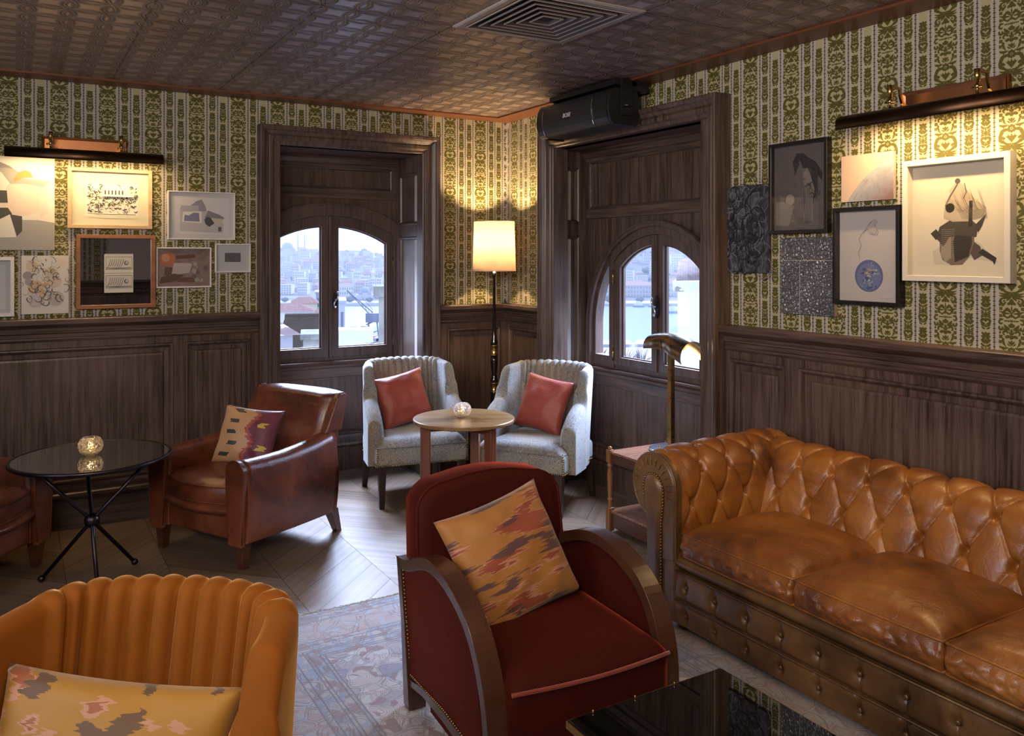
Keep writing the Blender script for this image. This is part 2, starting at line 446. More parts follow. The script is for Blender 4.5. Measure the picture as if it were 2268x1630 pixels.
def print_shapes(zoff):
    """shapes of one repeat cell; x in metres around the band centre, y downwards"""
    out = []
    def put(sh, sx, ox, oy, k):
        def tr(p): return (ox + sx * k * p[0], oy + k * p[1])
        if sh[0] == 's': out.append(('s', [tr(p) for p in sh[1]], [tr(p) for p in sh[2]]))
        else: out.append(('p', [tr(p) for p in sh[1]]))
    k = .285 / 5.81
    for sh in H_:
        put(sh, 1, 0, 0, k * .98); put(sh, -1, 0, 0, k * .98)
    for bx, off in ((.098, 0.), (.1655, .071)):
        for rep in (0, 1):
            for sh in NF:
                put(sh, 1, bx, (rep * .1425 + off) % .285, k * .98); put(sh, -1, bx, (rep * .1425 + off) % .285, k * .98)
    for dx in (.0645, .1315, .199):
        for j in range(16):
            y = j * .285 / 16
            out.append(('p', [(dx - .0062, y + .005), (dx, y - .0008), (dx + .0062, y + .005), (dx, y + .0108)]))
            out.append(('p', [(dx - .0048, y + .0142), (dx, y + .0115), (dx + .0048, y + .0142), (dx, y + .0168)]))
            out.append(('p', [(dx - .0012, y), (dx + .0012, y), (dx + .0012, y + .0178), (dx - .0012, y + .0178)]))
    return out
PRINT = print_shapes(0)
def flock(mb, T, u0, u1, phase, period, keep, flip=1, m=1, z0=1.19, z1=2.66, ztop=2.655):
    k0 = int(math.floor((u0 - phase) / period)) - 1; k1 = int(math.ceil((u1 - phase) / period)) + 1
    sc = period / .2645; zi = 0
    for k in range(k0, k1):
        for bx, hw_ in ((0, .0485), (.098, .0185), (.1655, .0185)):
            for q in range(30):
                ca = phase + k * period + flip * bx * sc; za = 1.18 + q * .05
                if keep(ca, za + .025) and u0 < ca - hw_ and ca + hw_ < u1: mb.add([T(ca - hw_, za, .0003), T(ca + hw_, za, .0003), T(ca + hw_, za + .05, .0003), T(ca - hw_, za + .05, .0003)], [(0, 1, 2, 3)], 2)
        for r in range(6):
            zt = ztop - r * .285 * sc
            for sh in PRINT:
                pts = sh[1] if sh[0] == 'p' else sh[1] + sh[2]
                P = [(phase + k * period + flip * x * sc, zt - y * sc) for x, y in pts]
                cu = sum(p[0] for p in P) / len(P); cv = sum(p[1] for p in P) / len(P)
                if not (u0 < min(p[0] for p in P) and max(p[0] for p in P) < u1 and z0 < cv < z1 and keep(cu, cv)): continue
                zi = (zi + 1) % 23; V = [T(a, b, .0006 + zi * .00003) for a, b in P]
                if sh[0] == 'p': mb.add(V, [tuple(range(len(V)))], m)
                else:
                    n = len(sh[1]); mb.add(V, [(i, i + 1, n + i + 1, n + i) for i in range(n - 1)], m)

def paper_mat():
    n = NT('striped_wallpaper_ground'); v = n.co()
    a = n.noise(v, 90, 3, .6)
    n.set(col=n.mix(a, (.47, .42, .39), (.54, .49, .46)), rough=.62)
    n.bump(n.noise(v, 500, 2), .1, .001); return n.m
def flock_mat():
    n = NT('olive_flock_print'); v = n.co()
    a = n.noise(v, 300, 2, .6)
    n.set(col=n.mix(a, (.066, .057, .003), (.110, .094, .005)), rough=.7, sheen=.15); return n.m
PAPER, FLOCK = paper_mat(), flock_mat()
BANDP = NT('wallpaper_band_ground', col=(.46, .41, .235), rough=.6).m

def wall_obj(name, T, u0, u1, hole=None, sgn=1, print_args=None):
    mb = MB()
    if hole:
        a, b, t = hole
        tbox(mb, T, u0, -.05, -.14, a, 2.75, 0); tbox(mb, T, b, -.05, -.14, u1, 2.75, 0); tbox(mb, T, a, t, -.14, b, 2.75, 0)
    else: tbox(mb, T, u0, -.05, -.14, u1, 2.75, 0)
    if print_args:
        nv = len(mb.v)
        flock(mb, T, *print_args)
    return S(mb.build(name, [PAPER, FLOCK, BANDP], recalc=False))
LH = (1.46, 2.56, 2.35); RH = (3.31, 4.92, 2.36)
wall_obj('wall_far', TL, X0 - .14, XW + .14, LH, print_args=(-.62, 3.275, -.027, .2555, lambda u, v: not (1.45 < u < 2.6 and v < 2.40), 1))
wall_obj('wall_right', TR, Y0 - .14, YW, RH, print_args=(.6, 5.57, 3.092 - .264 * 12, .264, lambda u, v: not (3.32 < u < 4.91 and v < 2.38), -1))
wall_obj('wall_back', TB, X0, XW, print_args=(-3.3, 1.2, 0, .264, lambda u, v: True, 1))
wall_obj('wall_left', TA, Y0 - .14, YW + .14)

# ---- wainscot
RAIL = [(1.10, 0), (1.10, .036), (1.113, .046), (1.122, .046), (1.126, .038), (1.145, .042), (1.15, .056), (1.158, .058), (1.163, .05), (1.178, .054), (1.187, .07), (1.197, .084), (1.203, .09), (1.229, .092), (1.235, .086), (1.235, 0)]
SKIRT = [(0, 0), (0, .056), (.165, .056), (.172, .05), (.178, .06), (.19, .066), (.205, .06), (.213, .05), (.245, .046), (.262, .04), (.27, .046), (.281, .046), (.288, .034), (.292, 0)]
PROF = [(0, .030), (-.004, .040), (-.012, .041), (-.022, .030), (-.027, .014), (-.055, .011), (-.060, .020), (-.072, .023)]
def panels(mb, T, u0, u1, v0, v1, pan, w0=-.01, w1=.03, prof=PROF, m=0):
    """stiles and rails round the openings pan=[(u0,u1,v0,v1)] laid in columns, moulded and fielded"""
    us = sorted(set([p[0] for p in pan] + [p[1] for p in pan]))
    cols = sorted(set((p[0], p[1]) for p in pan)); x = u0
    for a, b in cols:
        tbox(mb, T, x, v0, w0, a, v1, w1, m); x = b
        y = v0
        for p in sorted([p for p in pan if p[0] == a], key=lambda p: p[2]):
            tbox(mb, T, a, y, w0, b, p[2], w1, m); y = p[3]
            mb.mitre(p[0], p[2], p[1], p[3], [(d, h - .03 + w1) for d, h in prof], T, m)
            d = prof[-1][0]; h = prof[-1][1] - .03 + w1
            mb.add([T(p[0] - d, p[2] - d, h), T(p[1] + d, p[2] - d, h), T(p[1] + d, p[3] + d, h), T(p[0] - d, p[3] + d, h)], [(0, 1, 2, 3)], m)
        tbox(mb, T, a, y, w0, b, v1, w1, m)
    tbox(mb, T, x, v0, w0, u1, v1, w1, m)
def wains(name, T, u0, u1, pan, wm, k):
    mb = MB(); panels(mb, T, u0, u1, .1, 1.11, [(a, b, .37, 1.06) for a, b in pan])
    S(mb.build('trim_%d' % k, W_V, bevel=.0015, seg=1))
    mb = MB(); mb.bar(u0, u1, RAIL, T); S(mb.build('trim_%d' % (k + 1), wm, bevel=.0015, seg=1))
    mb = MB(); mb.bar(u0, u1, SKIRT, T); S(mb.build(name, wm, bevel=.0015, seg=1))
wains('baseboard_far', TL, X0, 1.385, [(-2.3, -1.9), (-1.8, -1.35), (-1.28, -.42 - .4), (-.72, .854), (.92, 1.325)], W_X, 1)
wains('baseboard_far_corner', TL, 2.665, XW, [(2.745, 3.195)], W_X, 4)
wains('baseboard_right_corner', TR, 4.985, YW, [(5.065, 5.50)], W_Y, 7)
wains('baseboard_right', TR, Y0, 3.262, [(-2.3, -1.2), (-1.1, -.7), (-.6, .6), (.7, 1.12), (1.2, 2.755), (2.835, 3.205)], W_Y, 10)
wains('baseboard_back', TB, X0, XW, [(-3.1, -1.9), (-1.8, -1.4), (-1.3, .1), (.2, .6), (.7, 2.1), (2.2, 3.0)], W_X, 13)
wains('baseboard_left', TA, Y0, YW, [(-2.3, -1.2), (-1.1, -.7), (-.6, .6), (.7, 1.1), (1.2, 2.4), (2.5, 2.9), (3.0, 5.3)], W_Y, 16)

# ---- ceiling of pressed tiles with a plain painted border
def ceil_mat():
    n = NT('pressed_tin_tiles'); x, y, z = n.sep(n.co('Object'))[:3]
    C = .15
    u = n.M('DIVIDE', n.M('ADD', x, -1.697 + 60), C); v = n.M('DIVIDE', n.M('ADD', y, -3.373 + 60), C)
    a = n.M('ABSOLUTE', n.M('SUBTRACT', n.M('FRACT', u), .5)); b = n.M('ABSOLUTE', n.M('SUBTRACT', n.M('FRACT', v), .5))
    def dd(p, q):
        s1 = n.M('SUBTRACT', 1.0, p)
        return n.M('SQRT', n.M('ADD', n.M('MULTIPLY', s1, s1), n.M('MULTIPLY', q, q)))
    d = n.M('MINIMUM', dd(a, b), dd(b, a))
    def line(r, w): return n.M('SUBTRACT', 1.0, n.M('MINIMUM', 1.0, n.M('DIVIDE', n.M('ABSOLUTE', n.M('SUBTRACT', d, r)), w)))
    l1 = line(.700, .040); l2 = line(.600, .032)
    kx = n.M('SUBTRACT', .5, a); ky = n.M('SUBTRACT', .5, b)
    kd = n.M('SQRT', n.M('ADD', n.M('MULTIPLY', kx, kx), n.M('MULTIPLY', ky, ky)))
    kn = n.M('SUBTRACT', 1.0, n.M('MINIMUM', 1.0, n.M('DIVIDE', n.M('ABSOLUTE', n.M('SUBTRACT', kd, .045)), .03)))
    inside = n.M('LESS_THAN', d, .70)
    h = n.M('ADD', n.M('MULTIPLY', n.M('MAXIMUM', l1, n.M('MULTIPLY', l2, .8)), 1.0), n.M('MULTIPLY', kn, .9))
    # seams every four cells
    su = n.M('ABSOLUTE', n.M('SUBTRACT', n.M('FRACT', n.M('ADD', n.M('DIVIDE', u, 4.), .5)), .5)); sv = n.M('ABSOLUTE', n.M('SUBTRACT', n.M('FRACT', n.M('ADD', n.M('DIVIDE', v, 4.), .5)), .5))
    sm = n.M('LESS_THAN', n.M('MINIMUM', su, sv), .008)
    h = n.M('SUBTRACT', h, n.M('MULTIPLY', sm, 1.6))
    w = n.noise(n.co(), 2.2, 3, .6, .4); f = n.noise(n.co(), 14, 4, .7)
    c = n.ramp(w, [(.3, (.38, .25, .20)), (.55, (.54, .41, .38)), (.75, (.60, .46, .40))])
    c = n.mix(n.M('MULTIPLY', f, .35), c, (.07, .03, .02))
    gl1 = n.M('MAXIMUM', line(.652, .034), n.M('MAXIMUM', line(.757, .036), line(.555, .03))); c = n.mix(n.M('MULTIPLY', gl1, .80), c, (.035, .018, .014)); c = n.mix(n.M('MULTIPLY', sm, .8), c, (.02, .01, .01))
    hw = n.M('ADD', h, n.M('MULTIPLY', w, 1.))
    n.set(col=c, rough=n.M('ADD', n.M('MULTIPLY', f, .12), .26), metal=.25, spec=.8)
    n.bump(hw, 1., .011)
    return n.m
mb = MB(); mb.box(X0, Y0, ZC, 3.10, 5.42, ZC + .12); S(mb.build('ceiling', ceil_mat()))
CB = NT('copper_brown_ceiling_paint', rough=.42, spec=.4)
CB.set(col=CB.mix(CB.noise(CB.co(), 3, 3), (.15, .05, .022), (.2, .075, .035)))
mb = MB(); mb.box(3.10, Y0, ZC - .012, XW + .02, YW + .02, ZC + .12); mb.box(X0, 5.42, ZC - .012, 3.10, YW + .02, ZC + .12)
S(mb.build('trim_20', CB.m, bevel=.004))

# ---- herringbone oak floor, one face per plank with its own grain
def floor_mat():
    n = NT('smoked_oak_boards'); uv = n.n('UVMap'); at = n.n('Attribute'); at.attribute_name = 'board'
    rnd = at.outputs['Fac']
    sc = n.VM('MULTIPLY', uv.outputs[0], (1.5, 12, 1))
    ringv = n.VM('ADD', sc, n.comb(n.M('MULTIPLY', rnd, 37.), n.M('MULTIPLY', rnd, 91.), 0))
    w = n.wave(n.VM('MULTIPLY', ringv, (.55, .5, 1)), .9, 11., 3, .5, dirn='Y')
    g = n.noise(n.VM('MULTIPLY', ringv, (1.2, 7., 1)), 1., 5, .7, .3)
    blot = n.noise(n.co(), 3.2, 3, .6)
    f = n.M('ADD', n.M('ADD', n.M('MULTIPLY', w, .10), n.M('MULTIPLY', g, .62)), n.M('MULTIPLY', rnd, .28))
    c = n.ramp(f, [(.28, (.105, .066, .042)), (.5, (.185, .128, .086)), (.8, (.28, .205, .148))])
    kn = n.M('LESS_THAN', n.vor(n.co(), 4.6), .035)
    c = n.mix(n.M('MULTIPLY', kn, .8), c, (.02, .012, .01))
    n.set(col=c, rough=n.M('ADD', n.M('MULTIPLY', g, .2), n.M('ADD', n.M('MULTIPLY', blot, .2), .18)), spec=.5)
    n.bump(g, .3, .003); return n.m
def make_floor():
    me = bpy.data.meshes.new('floor'); V = []; Fc = []; U = []; B = []
    W = .46; hgt = .17 * sqrt(2); g = .0011; rng = random.Random(3)
    for c in range(-12, 6):
        xa = 1.6 + c * W; xb = xa + W; sg = 1 if c % 2 else -1
        if xb < X0 - .1 or xa > XW + .6: continue
        for k in range(-14, 30):
            ya = -.2 + k * hgt; yb = ya + sg * W
            if max(ya, yb) + hgt < Y0 - .1 or min(ya, yb) > YW + .6: continue
            q = len(V); V += [(xa + g, ya + g * 1.4, 0.), (xb - g, yb + g * 1.4, 0.), (xb - g, yb + hgt - g * 1.4, 0.), (xa + g, ya + hgt - g * 1.4, 0.)]; Fc.append((q, q + 1, q + 2, q + 3))
            L = W * sqrt(2); o = .12 * sg
            U += [(0 - o, 0), (L - o, 0), (L + o, .17), (0 + o, .17)]; B.append(rng.random())
    k = len(V); V += [(X0 - .2, Y0 - .2, -.003), (XW + .7, Y0 - .2, -.003), (XW + .7, YW + .7, -.003), (X0 - .2, YW + .7, -.003)]; Fc.append((k, k + 1, k + 2, k + 3)); U += [(0, 0)] * 4; B.append(0.)
    me.from_pydata(V, [], Fc); uvl = me.uv_layers.new(name='UVMap')
    for q, c in enumerate(U): uvl.data[q].uv = c
    at = me.attributes.new('board', 'FLOAT', 'FACE'); at.data.foreach_set('value', B)
    me.polygons.foreach_set('material_index', [0] * (len(Fc) - 1) + [1]); me.materials.append(floor_mat()); me.materials.append(plain('dark_joint', (.02, .012, .008), .8))
    o = bpy.data.objects.new('floor', me); COL.objects.link(o); S(o)
make_floor()

# ---- windows
def arch_pts(uc, zc, R, hw, zb, n=28):
    a = [(uc - hw, zb)]
    for i in range(n + 1):
        if hw >= R: an = pi - pi * i / n; a.append((uc + R * cos(an), zc + R * sin(an)))
        else:
            h = math.asin(hw / R); an = -h + 2 * h * i / n; a.append((uc + R * sin(an), zc + R * cos(an)))
    return a + [(uc + hw, zb)]
def half_pts(uc, sg, ua, ub, zb, R, zc, n=16):
    """outline right (sg=1) or left (-1) of the centre line between ua and ub below the arch"""
    p = [(uc + sg * ua, zb), (uc + sg * ub, zb)]
    t0 = math.asin(min(1, ub / R)); t1 = math.asin(ua / R)
    for i in range(n + 1):
        t = t0 + (t1 - t0) * i / n; p.append((uc + sg * R * sin(t), zc + R * cos(t)))
    return p
CAS = [(0, -.06), (0, .050), (.006, .056), (.020, .058), (.026, .066), (.030, .075), (.052, .077), (.058, .070), (.064, .078), (.082, .092), (.088, .104), (.104, .110), (.112, .110), (.115, .104), (.115, 0)]
def window(k, T, uc, zc, uL, uR, ztop, wp, cin, ctop, casw, cash, trimR, inR, hw, zb, sillz, sash, side, wm, label=None):
    rt = bpy.data.objects.new('window_%d' % k, None); COL.objects.link(rt); S(rt)
    mb = MB(); mb.mitre(cin[0], 0, cin[1], ctop, [(d * casw / .115, h * cash / .11) for d, h in CAS], T, foot=0.0); mb.build('casing', W_V if 1 else wm, rt, bevel=.001, seg=1)
    # reveals
    for sg, uu in ((-1, uL), (1, uR)):
        T2 = (lambda a, b, c, sg=sg, uu=uu: T(uu - sg * c, b, a))
        mb = MB(); panels(mb, T2, wp - .02, .045, .0, ztop, [(wp + .07, -.03, .42, 1.74), (wp + .07, -.03, 1.83, ztop - .12)], w0=-.045, w1=.012, prof=[(0, .03), (-.006, .038), (-.018, .03), (-.024, .016), (-.03, .014)])
        mb.build('reveal_panel', W_V, rt, bevel=.001, seg=1)
    mb = MB(); tbox(mb, T, uL - .05, ztop, wp - .1, uR + .05, ztop + .06, .0)
    mb.bar(uL, uR, [(ztop, wp), (ztop, wp + .06), (ztop - .012, wp + .06), (ztop - .02, wp + .045), (ztop - .05, wp + .025), (ztop - .055, wp)], T); mb.build('soffit', wm, rt)
    # panel wall above the arch
    A = arch_pts(uc, zc, trimR, min(hw, trimR), sillz)
    arc = A[1:-1]; zr = zc + trimR
    mb = MB(); zrail = zr + .035
    mb.ring([(a, zrail) for a, b in arc], arc, T, wp - .05, wp - .012, closed=False)
    uA, uB = arc[0][0], arc[-1][0]
    if uA - uL > .002: tbox(mb, T, uL - .02, sillz, wp - .05, uA, zrail, wp - .012)
    if uR - uB > .002: tbox(mb, T, uB, sillz, wp - .05, uR + .02, zrail, wp - .012)
    tbox(mb, T, uL - .02, zrail + .06, wp - .05, uR + .02, ztop + .02, wp - .012)
    mb.build('spandrel_panel', W_V, rt)
    mb = MB(); tbox(mb, T, uL, zrail, wp - .05, uR, zrail + .065, wp + .004)
    mb.mitre(uL + .045, zrail + .065, uR - .045, ztop - .075, [(0, wp + .004), (-.004, wp + .008), (-.014, wp + .002), (-.02, wp - .012)], T)
    tbox(mb, T, uL, ztop - .075, wp - .05, uR, ztop, wp + .004)
    mb.build('frieze_rail', wm, rt, bevel=.001, seg=1)
    # arched trim
    A0 = arch_pts(uc, zc, trimR, min(hw, trimR), sillz); A1 = arch_pts(uc, zc, inR, min(hw - (trimR - inR) if side else hw - .03, inR), sillz)
    mb = MB(); mb.ring(A0, A1, T, wp - .06, wp + .016, closed=False)
    A2 = arch_pts(uc, zc, trimR - .004, min(hw - .004, trimR - .004), sillz); A3 = arch_pts(uc, zc, trimR - .016, min(hw - .016, trimR - .016), sillz)
    mb.ring(A2, A3, T, wp + .01, wp + .024, closed=False)
    mb.build('arch_moulding', W_SASH, rt, bevel=.0015, seg=1)
    # sill and apron
    mb = MB()
    mb.bar(uL, uR, [(sillz, wp - .06), (sillz, wp + .03), (sillz - .012, wp + .034), (sillz - .03, wp + .02), (sillz - .05, wp + .016), (sillz - .055, wp + .006), (sillz - .12, wp + .006), (sillz - .125, wp - .01), (sillz - .125, wp - .06)], T)
    mb.build('sill', wm, rt, bevel=.001, seg=1)
    mb = MB(); tbox(mb, T, uL - .02, .0, wp - .06, uR + .02, sillz - .11, wp - .008)
    mb.bar(uL, uR, [(a, wp - .008 + b) for a, b in SKIRT], T); mb.build('apron_panel', W_V, rt)
    # sashes
    ua, ub, oa, ob, gR, oR, gz = sash
    for sg in (-1, 1):
        O = half_pts(uc, sg, oa, ob, zb, oR, zc); I = half_pts(uc, sg, ua, ub, gz, gR, zc)
        mb = MB(); mb.ring(O, I, T, wp - .075, wp - .02)
        I2 = half_pts(uc, sg, ua + .008, ub - .008, gz + .008, gR - .008, zc); mb.ring(I, I2, T, wp - .06, wp - .045)
        sh = mb.build('sash', W_SASH, rt, bevel=.003, seg=2)
        mb = MB(); mb.prism(I, T, wp - .055, wp - .051); mb.build('pane', G_PANE, sh)
        mb = MB()
        for hz in (gz + .02, zc + oR * .62 if not side else zc + .35):
            a = [T(uc + sg * (ob - .0), hz + q, wp - .012) for q in (-.045, .045)]; mb.tube(a, .007, 8)
        mb.build('hinge', M_BRASS, sh)
    mb = MB(); tbox(mb, T, uc - .011, zb, wp - .03, uc + .011, zc + oR - .004, wp - .008); mb.build('astragal', W_SASH, rt, bevel=.003)
    mb = MB(); hu = uc + (.033 if k == 1 else -.012); hz = 1.27
    mb.prism([(hu + .019 * cos(t) * (1 + .25 * cos(2 * t)), hz + .075 * sin(t)) for t in [2 * pi * q / 20 for q in range(20)]], T, wp - .012, wp - .004)
    hp = mb.build('handle_plate', M_IRON, rt, bevel=.002)
    mb = MB(); mb.tube([T(hu, hz, wp - .008), T(hu, hz, wp + .02)], .007, 8)
    mb.tube([T(hu + .016 * sin(q * 2.6) * (1 if k == 1 else 1), hz + .055 * (q), wp + .022) for q in [i / 8 - 1 for i in range(17)]], .0055, 8); mb.ball(T(hu - .008, hz - .055, wp + .022), .009); mb.ball(T(hu + .008, hz + .055, wp + .022), .008)
    mb.build('handle', M_CHROME, hp)
    if side:
        sa, sb, sR, mz = side
        mb = MB()
        for sg in (-1, 1):
            tbox(mb, T, uc + sg * ob if sg > 0 else uc - sa, zb - .02, wp - .09, uc + sa if sg > 0 else uc - ob, zc + sqrt(inR ** 2 - sa ** 2) + .02, wp - .015)
            O = half_pts(uc, sg, sa - .01, inR, zb - .02, inR + .001, zc); I = half_pts(uc, sg, sa, sb, gz, sR, zc); mb.ring(O, I, T, wp - .09, wp - .02)
        mb.build('mullion', W_SASH, rt, bevel=.002)
        for sg in (-1, 1):
            mb = MB(); I = half_pts(uc, sg, sa, sb, gz, sR, zc); mb.prism(I, T, wp - .06, wp - .056); mb.build('side_pane', G_PANE, rt)
        B0 = arch_pts(uc, zc, inR + .001, ob + .01, 1.0)[1:-1]; B1 = arch_pts(uc, zc, oR, ob - .002, 1.0)[1:-1]
        mb = MB(); mb.ring(B0, B1, T, wp - .09, wp - .005, closed=False); mb.build('transom_arch', W_SASH, rt, bevel=.002)
    # threshold box under the sashes
    mb = MB(); tbox(mb, T, uL - .02, sillz - .1, wp - .1, uR + .02, zb, wp - .03); mb.build('bottom_frame', W_SASH, rt)
    return rt
window(1, TL, 2.03, .96, 1.50, 2.56, 2.335, -.47, (1.492, 2.540), 2.335, .122, .095, 1.033, .938, .53, .84, .815, (.066, .45, .001, .503, .86, .939, .912), None, W_X)
window(2, TR, 4.17, 1.103, 3.40, 4.92, 2.345, -.275, (3.345, 4.85), 2.345, .115, .118, .726, .688, .726, .845, .815, (.055, .388, .001, .45, .567, .634, .90), (.50, .665, .665, 0), W_Y)

# ---- air vent in one ceiling tile
VX0, VX1, VY0, VY1 = 1.697, 2.29, 2.745, 3.373
vt = thing('air_vent', 'square metal ceiling air vent with stepped louvres in one tile', 'air vent', ((VX0 + VX1) / 2, (VY0 + VY1) / 2, ZC))
VM_ = NT('vent_paint', col=(.42, .37, .33), rough=.42, metal=.2).m; VD_ = plain('vent_dark', (.01, .009, .009), .8)
TV = lambda u, v, w: (u, v, -w)
mb = MB(); hx, hy = .297, .314
mb.mitre(-hx + .04, -hy + .04, hx - .04, hy - .04, [(.04, 0), (.04, .006), (.03, .010), (.004, .010), (0, .004), (0, -.02)], TV); mb.build('frame', VM_, vt)
mb = MB()
VS_ = NT('vent_slope_shade', col=(.17, .14, .14), rough=.5, metal=.2).m  # shading put into the colour: louvre slopes darker than their edges
for q in range(6):
    a = hx - .045 - q * .040; b = hy - .045 - q * .0425; mb = MB()
    mb.mitre(-a, -b, a, b, [(.001, .004), (.001, .0135), (-.005, .0135), (-.006, .009)], TV); mb.mitre(-a, -b, a, b, [(-.005, .0125), (-.030, -.012), (-.030, -.016), (0, .006)], TV, 1)
    mb.build('louvre', [VM_, VS_], vt)
mb = MB(); a, b = .045, .05
mb.add([(-a, -b, .0), (a, -b, .0), (a, b, .0), (-a, b, .0), (0, 0, .03)], [(0, 1, 4), (1, 2, 4), (2, 3, 4), (3, 0, 4)]); mb.build('centre_pyramid', VM_, vt)
mb = MB(); mb.box(-hx + .03, -hy + .03, -.0005, hx - .03, hy - .03, .0005 + .0); mb.build('duct_dark_sheet', VD_, vt)  # flat near-black sheet standing in for the dark inside of the duct

# ---- loudspeaker above the second window
sp = thing('loudspeaker', 'black wide loudspeaker hung over the arched window beside the corner', 'speaker', (3.04, 4.235, 2.465))
prof = [(.10, .105)] + [(-.055 - .052 * cos(t), .105 * sin(t)) for t in [pi / 2 - pi * q / 10 for q in range(11)]] + [(.10, -.105), (.125, -.05), (.125, .05)]
def FY(a, b, d): return (a, d, b)
SPB = NT('speaker_black', col=(.012, .012, .014), rough=.45).m
mb = MB(); mb.prism([(a * .97, b * .97) for a, b in prof], FY, -.33, .33); mb.build('cabinet', SPB, sp)
gm = NT('speaker_grille', col=(.03, .031, .037), rough=.4, metal=.4); gm.bump(gm.vor(gm.co(), 260, rnd=0.), .6, .002)
mb = MB(); arcp = prof[1:12]
mb.ring([(a - .004, b * 1.0) for a, b in arcp], [(a * .9, b * .9) for a, b in arcp], FY, -.225, .3, closed=False); mb.build('grille', gm.m, sp)
for y0, y1 in ((.30, .365), (-.365, -.225)):
    mb = MB(); mb.ring([(a - .002, b * 1.02) for a, b in arcp], [(a * .9, b * .9) for a, b in arcp], FY, y0, y1, closed=False); mb.build('end_band', SPB, sp)
for y0 in (-.228, .302): mb = MB(); mb.ring([(a - .007, b * 1.02) for a, b in arcp], [(a - .003, b * .98) for a, b in arcp], FY, y0, y0 + .004, closed=False); mb.build('chrome_line', M_CHROME, sp)
for y0 in (-.385, .365): mb = MB(); mb.prism([(a, b * 1.03) for a, b in prof], FY, y0, y0 + .02); mb.build('end_cap', SPB, sp, bevel=.004)
mb = MB(); mb.box(-.06, -.39, .125, .10, .30, .155); mb.box(-.02, -.40, -.05, .06, -.386, .155); mb.box(-.02, .30, .0, .06, .314, .155); mb.box(.02, -.39, .10, .19, -.2, .165); mb.box(0.02, -.1, .155, .08, .1, .17)
mb.lathe([(.03, 0), (.03, .01)], 16, (.02, -.40, 0)); mb.build('bracket', P_BLACK, sp, bevel=.002)
def text_mesh(s, size, depth=.0006, shear=0.):
    cu = bpy.data.curves.new('txt', 'FONT'); cu.body = s; cu.size = size; cu.extrude = depth; cu.align_x = 'CENTER'; cu.align_y = 'CENTER'; cu.shear = shear
    o = bpy.data.objects.new('txt', cu); COL.objects.link(o); bpy.context.view_layer.update()
    me = bpy.data.meshes.new_from_object(o.evaluated_get(bpy.context.evaluated_depsgraph_get())); bpy.data.objects.remove(o); return me
me = text_mesh('BOSE', .036, .001, .3); lo = bpy.data.objects.new('logo', me); COL.objects.link(lo); lo.parent = sp
me.materials.append(plain('logo_silver', (.75, .76, .8), .3)); lo.location = (-.1135, .03, 0); lo.rotation_euler = (R_(90), 0, R_(-90))
# ============================================================ seating
def paisley():
    n = NT('silver_paisley_fabric'); v = n.co()
    wv = n.VM('ADD', v, n.VM('MULTIPLY', n.noise(v, 3.2, 2, .5, col=True), (.22, .22, .22)))
    ce = n.vor(wv, 6.5); e = n.vor(wv, 6.5, 'DISTANCE_TO_EDGE')
    rings = n.wave(n.comb(ce, e, 0.0), 4.2, 1.2, 2, 2.)
    ln = n.M('LESS_THAN', n.M('ABSOLUTE', n.M('SUBTRACT', rings, .5)), .2)
    fil = n.noise(wv, 34, 2, .5, 2.2); f2 = n.M('LESS_THAN', n.M('ABSOLUTE', n.M('SUBTRACT', fil, .5)), .028)
    base = n.ramp(n.noise(wv, 4.5, 3, .6), [(.35, (.20, .22, .26)), (.5, (.29, .295, .29)), (.62, (.37, .345, .27))])
    c = n.mix(n.M('MULTIPLY', ln, .75), base, (.50, .46, .36))
    c = n.mix(n.M('MULTIPLY', f2, .85), c, (.09, .09, .095))
    c = n.mix(.22, c, n.mix(n.noise(v, 420, 2, .6), (.08, .08, .08), (.5, .5, .48)))
    n.set(col=c, rough=.8, sheen=.3, spec=.2); n.bump(n.noise(v, 500, 2), .25, .002)
    return n.m
F_PAIS = paisley()
M_NAIL = metal('antique_nailhead', (.3, .2, .09), .3)
def nails(pts, nrm, r=.0055):
    mb = MB()
    for p in pts: mb.ball(p, r, n=6)
    return mb

